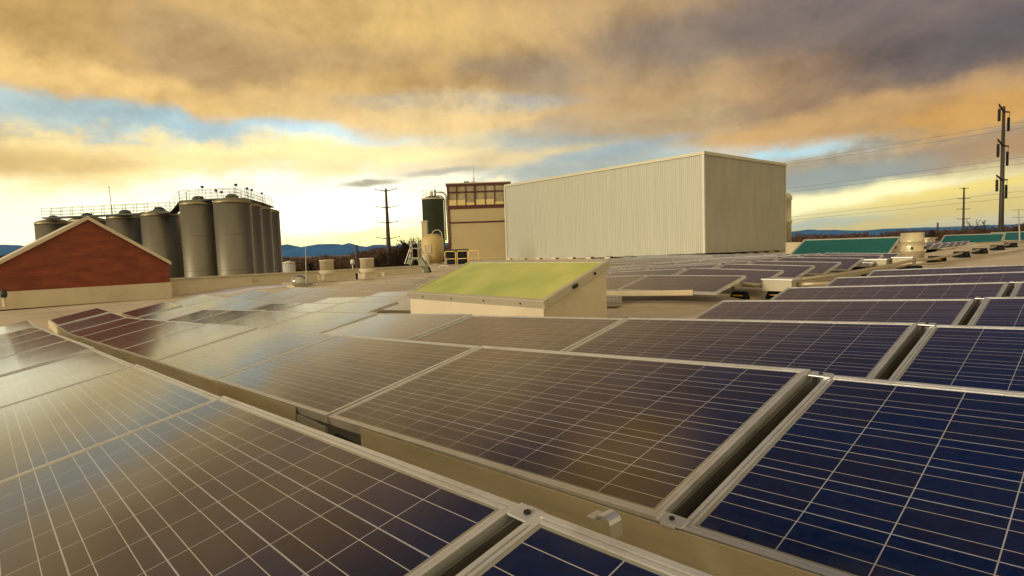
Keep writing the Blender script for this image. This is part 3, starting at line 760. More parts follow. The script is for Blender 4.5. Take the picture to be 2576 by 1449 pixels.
    for i in range(7):
        v = v0+1.2+i*2.1; k = i+1
        sleeper(u1+.05, v, .9, 'black block on a pale pad under the plain side, %s from the near corner' % ORD[k])
    # pale skirt between the blocks
    sk = MB(); sk.hexa([G(u0, v0+.5, -1.7), G(u1-.5, v0+.5, -1.7), G(u1-.5, v0+.7, -1.7), G(u0, v0+.7, -1.7), G(u0, v0+.5, -1.2), G(u1-.5, v0+.5, -1.0), G(u1-.5, v0+.7, -1.0), G(u0, v0+.7, -1.2)])
    sk.build('skirt', TAN, t)
    # sliver of a second volume behind the right end
    pa = at(1982, 487, 60)
    t2 = thing('rear_tank', (pa.x, pa.y, HC-1.3), 'slim pale column of equipment peeking out behind the right end of the box', 'tank')
    h = pa.z-(HC-1.3)
    MB().lathe((pa.x-.1, pa.y, HC-1.3), [(.42, 0), (.42, h*.48), (.5, h*.49), (.5, h*.52), (.42, h*.53), (.42, h*.88), (.5, h*.89), (.5, h*.95), (.25, h)], 20).build('shell', CREAM, t2, smooth=True)
    MB().box((pa.x+.35, pa.y-1, HC-.95), (1.0, .8, .75)).build('dark_box', BLACK, t2)
longbox()

# ------------------------------------------------------------------ tower building with glazed top
def tower():
    Y = 67.0; p = lambda x, y: at(x, y, Y)
    xl, xr = p(1129, 600).x, p(1290, 600).x
    t = thing('tower_building', ((xl+xr)/2, Y+2.5, 0), 'tan tower building with red-framed window band and spire', 'building')
    WALLT = mat('tower_wall', (.46, .37, .19), .7, 0, .05, .6); RED = mat('dark_red_frame', (.075, .012, .01), .6, 0, .1, 3)
    zt = p(1200, 463).z; zm = p(1200, 519).z; z2 = p(1200, 558).z
    MB().bx((xl+.12, Y, 0), (xr, Y+5, zm-.1)).build('wall', WALLT, t)
    d = MB(); d.bx((xl-.15, Y-.08, zm-.22), (xr, Y+5.1, zm+.05)); d.bx((xl-.05, Y-.06, z2-.1), (xr, Y+5, z2+.06)); d.bx((xl-.08, Y-.08, 0), (xl+.2, Y+5.08, zm-.2)); d.build('band', RED, t)
    g = mat('warm_window', (.34, .27, .15), .3, 0, .4, .7)
    win = MB().bx((xl+.05, Y+.08, zm+.05), (xr, Y+5, zt)).build('window', g, t)
    WE = bpy.data.materials.new('lit_interior'); WE.use_nodes = True; b = WE.node_tree.nodes['Principled BSDF']
    b.inputs['Emission Color'].default_value = (1, .62, .16, 1); b.inputs['Emission Strength'].default_value = .30; b.inputs['Base Color'].default_value = (.3, .24, .1, 1)
    fm = MB(); wdt = p(1267, 500).x-xl; hh = zt-zm
    zmid = zm+hh*.66
    for fx_ in (0, .155, .315, .478, .66, .825, 1.0):
        w = .16 if fx_ in (0, .478, 1.0) else .07
        fm.bx((xl+wdt*fx_-w/2+.08, Y-.02, zm), (xl+wdt*fx_+w/2+.08, Y+.1, zt))
    fm.bx((xl, Y-.03, zmid-.05), (xr, Y+.1, zmid+.08)); fm.bx((xl-.1, Y-.1, zt-.12), (xr, Y+5.1, zt+.1)); fm.bx((xl, Y-.03, zm), (xr, Y+.1, zm+.15))
    fm.build('window_frame', RED, win)
    for k, (a, b2) in enumerate(((.16, .30), (.01, .15), (.49, .65), (.67, .81), (.83, .98), (.32, .46))):
        MB().bx((xl+wdt*a+.1, Y+.05, zm+.18), (xl+wdt*b2+.1, Y+.075, zm+.18+(hh*.24 if k < 4 else hh*.12))).build('lit_pane', WE, win)
    MB().bx((xl-.12, Y-.12, zt+.1), (xr, Y+5.2, zt+.2)).build('roof', CREAM, t)
    cp = p(1189, 463); r0 = 1.0
    MB().poly([(cp.x-r0, Y+1.5, zt+.2), (cp.x+r0, Y+1.5, zt+.2), (cp.x+r0, Y+3.5, zt+.2), (cp.x-r0, Y+3.5, zt+.2), (cp.x, Y+2.5, zt+.62)], [(0, 1, 4), (1, 2, 4), (2, 3, 4), (3, 0, 4), (3, 2, 1, 0)]).build('cupola', ALU2, t)
    MB().tube([(cp.x, Y+2.5, zt+.6), (cp.x, Y+2.5, zt+2.6)], [.06, .02], 6).build('spire', CREAM, t)
    MB().lathe((cp.x, Y+2.5, zt+.75), [(.02, 0), (.12, .12), (.02, .24)], 8).build('finial', TAN, t)
    MB().bx((p(1166, 463).x, Y+.5, zt+.2), (p(1179, 463).x, Y+1.2, zt+.4)).build('hatch', DARK, t)
tower()
# low curb at the foot of the tower
a = at(1180, 671, 47); b = at(1274, 668, 47.5)
tag(MB().bar((a.x, a.y, a.z+.17), (b.x, b.y, b.z+.17), .3, .36).build('low_wall', CREAM), 'low cream wall at the foot of the tower building', 'wall')

# ------------------------------------------------------------------ dark green silo, duct, cream tank
def silo():
    Y = 60; c = at(1089, 520, Y); r = .5*(at(1116, 520, Y).x-at(1062, 520, Y).x); zt = at(1089, 500, Y).z
    t = thing('silo', (c.x, Y, 0), 'dark green cylindrical silo with pipes curving off its top', 'silo')
    GR = mat('dark_green_paint', (.035, .045, .022), .55, .1, .15, 1.5)
    MB().lathe((c.x, Y, 0), [(r, 0), (r, zt-.15), (r*1.03, zt-.12), (r*1.03, zt), (r*.96, zt+.06), (r*.3, zt+.28), (.05, zt+.3)], 40).build('shell', GR, t, smooth=True)
    MB().lathe((c.x, Y, 0), [(r*1.035, zt-.1), (r*1.035, zt+.02), (r*1.0, zt+.03)], 40).build('rim', CREAM, t, smooth=True)
    MB().tube([(c.x-.1, Y, zt+.2), (c.x-.1, Y, zt+.75)], .17, 12).build('filter', CREAM, t)
    MB().tube([(c.x+.28, Y, zt+.2), (c.x+.28, Y, zt+.9)], .10, 10).build('valve', DARK, t)
    def hoop(dx, dz, e):
        pts = [(c.x+.3, Y, zt+dz)]
        R = .55
        for i in range(9):
            a = math.pi/2*(1-i/8); pts.append((c.x+dx-R+R*math.cos(a), Y-.1*e, zt+dz-R+R*math.sin(a)))
        pts.append((c.x+dx+.1*e, Y-.1*e, at(1120, 605, Y).z)); return pts
    MB().tube(hoop(1.40, .62, 1), .09, 8).build('pipe', ALU2, t, smooth=True); MB().tube(hoop(1.2, .28, 0), .08, 8).build('pipe', CREAM, t, smooth=True)
    rl = MB()
    for i in range(8):
        a = math.pi*(.6+i/8*1.2); q = Vector((c.x+r*.95*math.cos(a), Y+r*.95*math.sin(a), zt)); rl.tube([q, q+Z*.75], .015, 5)
    for h in (.4, .75): rl.tube([(c.x+r*.95*math.cos(math.pi*(.6+i/8*1.2)), Y+r*.95*math.sin(math.pi*(.6+i/8*1.2)), zt+h) for i in range(8)], .015, 5)
    rl.build('guard_rail', CREAM, t)
silo()
def creamtank():
    Y = 50; c = at(1089, 640, Y); r = .5*(at(1117, 640, Y).x-at(1060, 640, Y).x); zs = at(1089, 602, Y).z; zd = at(1089, 589, Y).z; zb = HC-1.45
    CT = mat('ochre_cream', (.50, .37, .15), .55, 0, .1, 1.2, stain=(.36, .25, .09))
    t = thing('storage_tank', (c.x, Y, zb), 'squat ochre storage tank with domed top in front of the dark silo', 'tank')
    MB().lathe((c.x, Y, zb), [(r*.8, 0), (r*.8, .5), (r*.86, .52), (r, .9), (r, zs-zb), (r*.8, zs-zb+.18), (r*.4, zd-zb), (.05, zd-zb+.03)], 36).build('shell', CT, t, smooth=True)
    MB().tube([(c.x-r*.45, Y-r*.9, zb), (c.x-r*.45, Y-r*.9, zb+1.05)], .3, 14).build('column', CREAM, t)
    MB().box((c.x-r*.28, Y-r*.99, (zs+zb)/2+.35), (.55, .1, .72)).build('hatch', TAN, t)
    MB().lathe((c.x, Y, zb), [(r*.95, 0), (r*.95, .28), (r*.8, .3)], 30).build('base', CREAM, t)
    cg = MB()
    for dx in (-1, 1): cg.tube([(c.x+.48+dx*.42, Y-.5, zs-.5)]+[(c.x+.48+.42*math.cos(math.pi*(1-(dx+1)/2)+(-dx)*0), Y-.5, zs+.35)], .03, 6)
    cg.tube([(c.x+.48+.42*math.cos(a), Y-.5, zs+.35+.42*math.sin(a)) for a in [math.pi*i/12 for i in range(13)]], .035, 6)
    for i in range(6): cg.bar((c.x+.08, Y-.5, zs-.5+i*.18), (c.x+.88, Y-.5, zs-.5+i*.18), .02)
    cg.build('ladder_hoop', CREAM, t)
    a = at(1059.5, 557, 54); b = at(1074.5, 590, 54)
    t2 = thing('duct', ((a.x+b.x)/2, 54, HC-1.4), 'tall rectangular beige duct in front of the dark silo', 'duct')
    MB().bx((a.x, 54, HC-1.4), (b.x, 54.7, a.z)).build('casing', TAN, t2); MB().bx((a.x-.03, 53.95, a.z-.03), (b.x+.03, 54.75, a.z+.06)).build('cap', CREAM, t2)
creamtank()
# guard rails and condenser
def guard(x0, x1, yt, ym, yb0, yb1, Y, label):
    a = at(x0, yt, Y); b = at(x1, yt-1, Y); r = .035
    t = thing('guard_rail', ((a.x+b.x)/2, Y, HC-1.42), label, 'guard rail', 'yellow guard rails by the black unit')
    za, zb_ = at(x0, yb0, Y).z, at(x1, yb1, Y).z
    MB().tube([(a.x, Y, za), (a.x, Y, a.z-.08), (a.x+.05, Y, a.z), (b.x-.05, Y, b.z), (b.x, Y, b.z-.08), (b.x, Y, zb_)], r, 8).build('frame', RAIL, t, smooth=True)
    m0, m1 = at(x0, ym, Y), at(x1, ym-1, Y); MB().tube([m0, m1], r*.9, 8).build('mid_rail', RAIL, t)
guard(1119, 1145.5, 633, 652, 666, 671, 45.5, 'left yellow guard rail in front of the black unit')
guard(1149.5, 1176, 632, 651, 671, 663, 45.5, 'right yellow guard rail in front of the black unit')
guard(1179, 1204, 631, 650, 664, 668, 47, 'faint third guard rail against the tower wall')
a = at(1123, 628, 48); b = at(1175, 669, 48); t = thing('condenser_unit', ((a.x+b.x)/2, 48.5, b.z), 'black boxy unit behind the yellow guard rails', 'rooftop unit')
MB().bx((a.x, 48, b.z), (b.x, 49.4, a.z-.15)).build('casing', BLACK, t); MB().bx((a.x-.06, 47.95, a.z-.14), (b.x+.06, 49.45, a.z)).build('lid', DARK, t)
m_ = MB()
for i in range(9): m_.bx((a.x+.1+i*(b.x-a.x-.2)/9, 47.97, b.z+.15), (a.x+.14+i*(b.x-a.x-.2)/9, 48.0, a.z-.25))
m_.build('louvres', DARK, t)
a = at(1176, 664, 46); b = at(1198, 671, 46); tag(MB().bx((a.x, 46, b.z), (b.x, 46.6, a.z)).build('low_black_box', BLACK, bevel=.03), 'low black box on the roof right of the yellow rails', 'rooftop unit')
a = at(1101, 681, 40); b = at(1133, 681, 40); c = (a+b)/2; R = (b.x-a.x)/2
tag(MB().tube([(c.x+R*math.cos(q), 40, a.z+.33*math.sin(q)**.6 if math.sin(q) > 0 else a.z) for q in [math.pi*i/14 for i in range(15)]], .05, 8).build('pipe_hoop', CREAM, smooth=True), 'low white bent pipe hoop on the roof before the ochre tank', 'pipe')
small_pipe(1145, 681, 673, 40, .18, 'low white lump of a vent right of the pipe hoop')
# crossover stile
def stile():
    Y = 33.; A = lambda x, y: at(x, y, Y)
    GRN = mat('pale_green_metal', (.30, .33, .22), .5, .3, .12, 3)
    t = thing('crossover_stair', (A(1045, 660).x, Y, A(1045, 680).z), 'pale green crossover stair with handrails at the parapet end', 'stairs')
    pl = A(1035, 648), A(1056, 648)
    MB().box(((pl[0].x+pl[1].x)/2, Y, pl[0].z-.05), (pl[1].x-pl[0].x+.1, .7, .1)).build('platform', GRN, t)
    for (e, x0, x1, yb) in (('d', 1036, 1030, 664), ('d', 1056, 1078, 684)):
        m = MB(); p0, p1 = A(x0, 650), A(x1, yb)
        for dy in (-.32, .32): m.bar(p0+Vector((0, dy, 0)), p1+Vector((0, dy, 0)), .06, .26)
        for i in range(1, 6):
            q = p0.lerp(p1, i/6); m.box(q, (.22, .6, .03))
        m.build('steps', GRN, t)
    m = MB()
    for x in (1035, 1055):
        for dy in (-.32, .32):
            b = A(x, 648)+Vector((0, dy, 0)); m.tube([b, b+Z*(A(x, 611).z-A(x, 648).z)], .03, 6)
    for yy in (612, 625):
        for dy in (-.32, .32): m.tube([A(1035, yy)+Vector((0, dy, 0)), A(1055, yy)+Vector((0, dy, 0))], .03, 6)
    m.tube([A(1035, 614), A(1018, 664)], .025, 6); m.tube([A(1035, 628), A(1024, 664)], .025, 6); m.tube([A(1055, 614), A(1072, 655), A(1078, 682)], .025, 6)
    m.build('handrail', ALU2, t)
    m = MB(); p0 = A(1077, 685); m.hexa([p0+Vector(q) for q in ((-.15, -.3, 0), (.16, -.3, 0), (.16, .3, 0), (-.15, .3, 0), (-.06, -.25, .3), (.06, -.25, .3), (.06, .25, .3), (-.06, .25, .3))]); m.build('foot', BLACK, t)
stile()

# ------------------------------------------------------------------ fermentation tanks
STEEL = mat('brushed_tank_steel', (.185, .165, .12), .44, .6, .12, .8, stretch=(1, 1, .25), stain=(.15, .12, .07))
STEELD = STEEL
DOMEM = mat('tank_top', (.26, .22, .12), .45, .4, .1, 1)
def tank(x, y, r, ztop, label, group='tall steel tanks behind the parapet'):
    t = thing('storage_tank', (x, y, 0), label, 'tank', group); z = HC+ztop
    MB().lathe((x, y, 0), [(r*.97, .0), (r, .05)]+[(r, 1.0), (r, z-.28)], 48).build('shell', STEEL, t, smooth=True)
    MB().lathe((x, y, 0), [(r*1.012, z-.32), (r*1.02, z-.22), (r*.985, z-.06), (r*.9, z+.05), (r*.35, z+.34), (.04, z+.36)], 48).build('top', DOMEM, t, smooth=True)
    MB().lathe((x, y, 0), [(.58, z+.18), (.6, z+.42), (.42, z+.66), (.05, z+.74)], 18).build('manway', DARK, t, smooth=True)
    for zz in (z*.55, z*.78): MB().lathe((x, y, 0), [(r*1.002, zz-.02), (r*1.004, zz), (r*1.002, zz+.02)], 48).build('weld_seam', STEEL, t, smooth=True)
X_ = lambda px, py, Y: at(px, py, Y).x
TK = [(X_(137, 570, 67.2), 67.2, 4.62, 'leftmost short steel tank, left of the red gable peak'),
      (X_(222, 562, 66.2), 66.2, 4.7, 'short steel tank mostly hidden behind the red gable peak'),
      (X_(316, 550, 65.3), 65.3, 4.85, 'short steel tank right of the red gable peak'),
      (X_(402, 545, 64), 64.0, 4.9, 'short steel tank just left of the tall tanks')]
for x, y, h, lb in TK: tank(x, y, 1.8, h, lb)
TT = [(X_(500, 518, 61.7), 61.7, 5.72, 'leftmost tall steel tank, beside the short ones'),
      (X_(584, 510, 60.8), 60.8, 5.72, 'nearest tall steel tank in the middle of the group'),
      (X_(614, 520, 66.2), 66.2, 5.75, 'tall steel tank second from the right edge pair, behind the nearest'),
      (X_(642, 525, 71.6), 71.6, 5.8, 'tall steel tank third back along the right side'),
      (X_(666, 532, 77), 77.0, 5.8, 'rearmost tall steel tank at the right edge of the group')]
for x, y, h, lb in TT: tank(x, y, 1.78, h, lb)
for x, y, h, lb in ((X_(470, 550, 68.6), 68.6, 4.9, 'shadowed short tank in the gap left of the tall tanks'), (X_(362, 555, 70), 70.0, 4.9, 'shadowed short tank behind the third and fourth short ones'), (X_(540, 530, 66.9), 66.9, 5.5, 'shadowed tank in the gap between the two nearest tall ones')): tank(x, y, 1.8, h, lb, 'shadowed tanks of the second line')
# catwalks
RL = mat('railing_paint', (.40, .36, .14), .5, .2)
RL2 = mat('railing_galvanised', (.13, .20, .16), .5, .4)
def catwalk(pts, label, m_, w=1.0, deck=.17):
    t = thing('catwalk', pts[0], label, 'catwalk', 'catwalks on top of the tanks')
    pts = [Vector(p) for p in pts]; dk = MB(); rl = MB()
    for a, b in zip(pts[:-1], pts[1:]):
        d = (b-a); dh = Vector((d.x, d.y, 0)).normalized(); nrm = Vector((dh.y, -dh.x, 0))
        dk.bar(a, b, w, deck)
        n = max(2, int(d.length/1.3))
        for s in (-1, 1):
            o_ = nrm*(s*w/2)
            for i in range(n+1):
                q = a.lerp(b, i/n)+o_; rl.tube([q, q+Z*1.05], .024, 4)
            for h in (.35, .7, 1.05): rl.tube([a+o_+Z*h, b+o_+Z*h], .022, 4)
    dk.build('deck', DARK, t); rl.build('railing', m_, t)
hz = HC
q0, q1 = at(117, 549, 65.8), at(438, 534.5, 62.4)
lo = [q0.lerp(q1, k/3) for k in range(4)]
hi = [at(461, 507.5, 61.4), at(510, 503.5, 61), at(600, 500, 60.3)]
hi2 = [at(603, 500, 60.9), at(622, 504, 66), at(650, 511, 71.6), at(679, 521.5, 78)]
catwalk(lo, 'low catwalk with greenish railing over the short tanks', RL2)
catwalk([lo[-1], hi[0]], 'short sloping stair linking the low and high catwalks', RL2, .8, .12)
catwalk(hi, 'high catwalk with yellowish railing over the two near tall tanks', RL)
catwalk(hi2, 'high catwalk running back over the right-hand tall tanks', RL)
for i, (px, py, Y, zb, lb) in enumerate(((508.6, 471, 61.5, 6.3, 'light mast above the leftmost tall tank'), (543, 480, 61, 6.3, 'short light mast between the two near tall tanks'), (557, 484, 60.8, 6.3, 'stubby light mast left of the tallest one'), (593, 466, 60.5, 6.3, 'tallest light mast above the nearest tall tank'), (621.4, 475, 66, 6.3, 'left one of the close pair of light masts'), (633.2, 478.5, 70, 6.3, 'right one of the close pair of light masts'), (658.6, 487, 77, 6.3, 'light mast above the rearmost tall tank'))):
    p = at(px, py, Y); q = at(px+1.5, py+20, Y)
    t = thing('light_mast', (q.x, Y, HC+zb), lb, 'light mast', 'small light masts on the catwalks')
    MB().tube([(q.x, Y, HC+zb), p], .022, 5).build('pole', RL2, t)
    MB().lathe((p.x, Y, p.z-.1), [(.05, 0), (.16, .06), (.16, .2), (.05, .27)], 10).build('lamp', DARK, t)
a = at(282, 543, 64.5); b = at(274.7, 471, 64.5); t = thing('whip_antenna', a, 'tall pale whip antenna above the short tanks', 'antenna')
MB().tube([a, b], [.06, .025], 6).build('rod', CREAM, t); MB().lathe(b-Z*.05, [(.03, 0), (.08, .06), (.03, .12)], 8).build('tip', DARK, t)

# objects beyond the parapet
p = at(728, 690, 48); zt = at(728, 661, 48).z; r = .5
t = thing('small_white_tank', (p.x, 48, 0), 'small white capped tank beyond the parapet right of the tall tanks', 'tank')
MB().lathe((p.x, 48, 0), [(r, 0), (r, zt), ], 24).build('shell', mat('white_tank', (.42, .40, .38), .5, 0, .05, 2), t, smooth=True)
MB().lathe((p.x, 48, 0), [(r*1.04, zt-.02), (r*1.05, zt+.03), (.05, zt+.17)], 24).build('cap', CREAM, t, smooth=True)
p = at(887, 666, 52); q = at(887, 652, 52); t = thing('yard_lamp', (p.x, 52, 0), 'white rounded yard lamp on a post beyond the parapet', 'lamp')
MB().tube([(p.x, 52, 0), p], .05, 8).build('post', ALU2, t); MB().lathe((p.x, 52, p.z), [(.1, 0), (.19, .1), (.19, .32), (.12, .45), (.02, .5)], 14).build('head', mat('lamp_white', (.6, .58, .5), .4), t, smooth=True)
def thin_pole(px, yt, Y, r, label, arms=()):
    a = at(px, yt, Y); t = thing('utility_pole', (a.x, Y, 0), label, 'utility pole')
    MB().tube([(a.x, Y, 0), a], [r, r*.7], 8).build('pole', WOOD, t)
    for dy, w in arms: MB().box((a.x, Y-.1, a.z-dy), (w, .12, .12)).build('cross_arm', WOOD, t)
WOOD = mat('weathered_wood', (.06, .045, .03), .8, 0, .3, 3)
thin_pole(896.5, 616, 110, .32, 'thin dark utility pole beyond the parapet before the mountains')
thin_pole(2359, 560, 130, .25, 'small dark utility pole among the trees on the right')
thin_pole(2003, 585, 150, .2, 'tiny pole just right of the long box')
a = at(940, 640, 60)

# ------------------------------------------------------------------ transmission poles
PST = mat('weathering_steel', (.045, .034, .024), .6, .3, .25, 1.5, stretch=(1, 1, .3))
def steel_pole(x, Y, ztop, r0, r1, arms, label, name='transmission_pole', d=Vector((1, 0, 0)), droop=True):
    t = thing(name, (x, Y, 0), label, 'power pole', 'steel transmission poles')
    MB().tube([(x, Y, 0), (x, Y, ztop)], [r0, r1], 14).build('pole', PST, t, smooth=True)
    for z, l, rise in arms:
        for s in (-1, 1):
            tip = Vector((x, Y, z+rise))+d*(s*l); rr = r1*.34
            MB().tube([(x, Y, z-.05), Vector((x, Y, z+rise*.25))+d*(s*l*.45), tip], [rr*1.8, rr*1.2, rr*.7], 8).build('cross_arm', PST, t, smooth=True)
            MB().tube([tip-Z*.12, tip+Z*.1], .12, 6).build('insulator', DARK, t)
    return t
YL = 120.
zz = lambda y, x=975: at(x, y, YL).z
xl = at(978.6, 640, YL).x
steel_pole(xl, YL, zz(474), .72, .20, [(zz(480), 2.05, .35), (zz(522), 2.15, .3), (zz(560.5), 2.2, .25), (zz(600), 2.3, .3)], 'tall steel pole with four pairs of arms between tanks and tower')
# the pole at the right edge, seen nearly along its arms
YR = 80.; xr_ = at(2518.5, 560, YR).x; zr_ = lambda y: at(2520, y, YR).z
dR = Vector((.78, -.62, 0)).normalized()
t = steel_pole(xr_, YR, zr_(268), .40, .17, [], 'nearest tall steel pole with insulator strings at the right edge')
WB = [(2725, 0)]
def rarm(yb, ytl, xtl, ytr, xtr, yw0, yw1):
    base = Vector((xr_, YR, zr_(yb)))
    L1 = at(xtl, ytl, YR-2.0); R1 = at(xtr, ytr, YR+1.0)
    MB().tube([base, L1], [.14, .09], 8).build('cross_arm', PST, t); MB().tube([base, R1], [.14, .09], 8).build('cross_arm', PST, t)
    m = MB()
    for tip, yl, dx in ((L1, yw0, .15), (R1, yw1, -.25)):
        m2 = MB(); z1 = zr_(yl)
        m2.tube([tip, Vector((tip.x+dx*.2, tip.y, tip.z-(tip.z-z1)*.25))], .03, 5)
        m2.lathe((tip.x+dx*.5, tip.y, z1), [(.06, 0)]+[(rr_, (tip.z-z1)*.72*(i+.5)/16) for i in range(16) for rr_ in (.10, .20)]+[(.06, (tip.z-z1)*.74)], 10)
        m2.build('insulator', DARK, t, smooth=True)
rarm(281, 262, 2513, 282, 2540, 312, 328)
rarm(367, 350, 2510, 367.5, 2537, 400, 416)
rarm(453, 441, 2507, 452, 2534, 484, 499)
x2 = at(2423.5, 560, 170).x; z2_ = lambda y: at(2422, y, 170).z
steel_pole(x2, 170, z2_(472), .42, .2, [(z2_(474), 1.25, 0), (z2_(500), 1.7, .1), (z2_(526), 1.75, .1), (z2_(551), 1.75, .1)], 'small distant steel pole with arms left of the big one')
pa = G(.4, 33, roof(.4, 33)); a = at(2566, 611, 26); b = at(2562.5, 528, 26)
t = thing('mast', (a.x, a.y, a.z-.2), 'thin pale mast with two cross wires at the right edge', 'mast')
MB().tube([a-Z*.2, b], [.035, .02], 6).build('rod', ALU2, t); MB().tube([b+Vector((-.35, 0, 0)), b+Vector((.35, 0, 0))], .008, 5).build('cross_arm', DARK, t); MB().tube([b+Vector((-.3, 0, -.33)), b+Vector((.3, 0, -.33))], .008, 5).build('cross_arm', DARK, t)
# power lines from the right pole towards the left pole
WIRE = mat('cable', (.10, .09, .08), .5, .4)
def wire(p1, p2, label, right):
    # p1 at the right pole, p2 a point above the box edge; both on the straight run to the left pole
    A = Vector((xr_+(0.3 if right else -.3), YR, 0)); Bp = Vector((xl, YL, 0)); d = Bp-A
    def on(px, py):
        r = dray(px, py); k = (A.x*r.y-A.y*r.x)/(d.y*r.x-d.x*r.y); q = A+d*k; return k, HC+r.z*(q.y/r.y)
    k1, z1 = on(*p1); k2, z2 = on(*p2); sl_ = (z2-z1)/(k2-k1)
    pts = []
    for i in range(-16, 41):
        s = i/40; z = z1+sl_*(s-k1)+5.0*(s-k1)*(s-k2)*(.25 if s > k2 else .5); pts.append(A+d*s+Z*z)
    tag(MB().tube(pts, .015, 4).build('power_line', WIRE), label, 'power line', 'power lines on the steel poles')
wire((2518, 316), (1978, 408.5), 'upper wire of the top pair right of the box', False)
wire((2518, 330.5), (1978, 414.5), 'lower wire of the top pair right of the box', True)
wire((2515, 403), (1978, 475.5), 'upper wire of the middle pair right of the box', False)
wire((2515, 418.5), (1978, 484), 'lower wire of the middle pair right of the box', True)
wire((2515, 487), (1998, 545), 'upper wire of the lowest pair over the yellow sky', False)
wire((2515, 501), (1998, 553), 'lower wire of the lowest pair over the yellow sky', True)

# ------------------------------------------------------------------ trees
TWIG = mat('winter_twigs', (.085, .045, .022), .9, 0, .35, .15, spec=.1)
TWIG2 = mat('bare_bark', (.05, .03, .015), .9, 0, .3, 3, spec=.1)
def wood():
    rnd = random.Random(5); mb = MB()
    def tree(x, y, h, w, n):
        mb.tube([(x, y, 0), (x+rnd.uniform(-.3, .3), y, h*.45), (x+rnd.uniform(-.6, .6), y, h*.8)], [h*.022, h*.015, h*.006], 4, cap=False)
        for i in range(n):
            a = rnd.uniform(0, 6.283); rr = w*math.sqrt(rnd.random()); tz = rnd.random()
            zc = h*(.18+.80*tz); rr *= math.sqrt(max(.05, 1-((tz-.45)/.62)**2))
            p = Vector((x+rr*math.cos(a), y+rr*math.sin(a)*.6, zc))
            d = Vector((math.cos(a)*.8+rnd.uniform(-.7, .7), rnd.uniform(-.6, .6), rnd.uniform(-.1, .8))).normalized()*rnd.uniform(.3, 1.0)*h/10
            s = d.cross(Vector((rnd.uniform(-1, 1), rnd.uniform(-1, 1), .3))).normalized()*rnd.uniform(.03, .12)*h/9
            mb.poly([p-s, p+s, p+d*.9+s*.3, p+d], [(0, 1, 2, 3)])
    prof = [(-300, 655), (0, 642), (100, 646), (400, 645), (690, 647), (760, 645), (850, 640), (900, 634), (955, 622), (1000, 620), (1060, 620), (1150, 616), (1900, 592), (1990, 588), (2100, 587), (2200, 586), (2260, 580), (2330, 578), (2450, 575), (2576, 562), (2800, 555)]
    def ptop(px):
        for (a, b), (c, d) in zip(prof[:-1], prof[1:]):
            if a <= px <= c: return b+(d-b)*(px-a)/(c-a)
        return 600
    for px in range(-280, 2800, 9):
        if 1130 < px < 1880: continue
        for Y in (rnd.uniform(120, 150), rnd.uniform(160, 240)):
            ppx = px+rnd.uniform(-6, 6); top = at(ppx, ptop(max(-300, min(2799, ppx)))+rnd.uniform(-2, 11), Y)
            tree(top.x, Y, max(4, top.z), rnd.uniform(2.0, 4.6)*Y/150, 420 if Y < 155 else 260)
    o = mb.build('distant_wood', TWIG); tag(o, 'band of bare brown winter trees below the hills', 'trees', kind='stuff')
wood()
def bare_tree(px, pyb, pyt, Y, label, seed, spread=1., n=5, bx=None):
    rnd = random.Random(seed); a = at(px, pyb, Y); top = at(px, pyt, Y); H = top.z
    t = thing('bare_tree', (a.x, Y, 0), label, 'tree'); tr = MB(); cr = MB()
    tr.tube([(a.x, Y, 0), (a.x+.1, Y, H*.35), (a.x, Y, H*.56)], [H*.028, H*.022, H*.017], 8)
    def grow(p, d, l, r, dep):
        q = p+d*l; mid = p.lerp(q, .5)+Vector((rnd.uniform(-1, 1), rnd.uniform(-1, 1), rnd.uniform(-.3, .6)))*l*.08
        r_ = max(r, .035); cr.tube([p, mid, q], [r_, max(r*.85, .03), max(r*.65, .025)], 4 if dep > 1 else 6, cap=False)
        if dep >= n: return
        for i in range(3 if dep < 3 else 3):
            nd = (d+Vector((rnd.uniform(-1, 1)*spread, rnd.uniform(-1, 1)*spread, rnd.uniform(-.35, .6)))*.75).normalized()
            grow(q if i else mid, nd, l*rnd.uniform(.62, .85), r*.62, dep+1)
    for i in range(5):
        ang = i*1.26+rnd.random(); grow(Vector((a.x, Y, H*(.46+.02*i))), Vector((math.cos(ang)*.8, math.sin(ang)*.5, .7)).normalized(), H*.165, H*.012, 0)
    tr.build('trunk', TWIG2, t, smooth=True); cr.build('crown', TWIG2, t)
bare_tree(1040, 660, 588, 78, 'bare branching tree glowing at the horizon between pole and silo', 4, 1.3)
bare_tree(1004, 662, 610, 84, 'smaller bare tree beside the left steel pole', 9, 1.2)
bare_tree(2448, 600, 549, 150, 'faint bare tree right of the small distant pole', 12, 1.2, 4)
def bush(px, pyt, Y, w, label, seed):
    rnd = random.Random(seed); top = at(px, pyt, Y); t = thing('evergreen_tree', (top.x, Y, 0), label, 'tree')
    MB().tube([(top.x, Y, 0), (top.x, Y, top.z*.6)], .15, 6).build('trunk', TWIG2, t); m = MB()
    for i in range(900):
        s = rnd.random(); a = rnd.uniform(0, 6.28); rr = w*(1-s**2)*math.sqrt(rnd.random())+.1; p = Vector((top.x+rr*math.cos(a), Y+rr*math.sin(a), top.z*(.15+.85*s)))
        d = Vector((math.cos(a), math.sin(a), rnd.uniform(-.2, .8))).normalized()*.4; q = d.cross(Z).normalized()*.12
        m.poly([p-q, p+q, p+d], [(0, 1, 2)])
    m.build('crown', EVER, t)
EVER = mat('evergreen_needles', (.012, .022, .014), .9, 0, .3, 1)
bush(781, 662, 75, 2.6, 'small dark evergreen beyond the parapet left of the exhaust fans', 2)
bush(2344, 580, 110, 4.0, 'dark evergreen between the vent stack and the distant pole', 6)
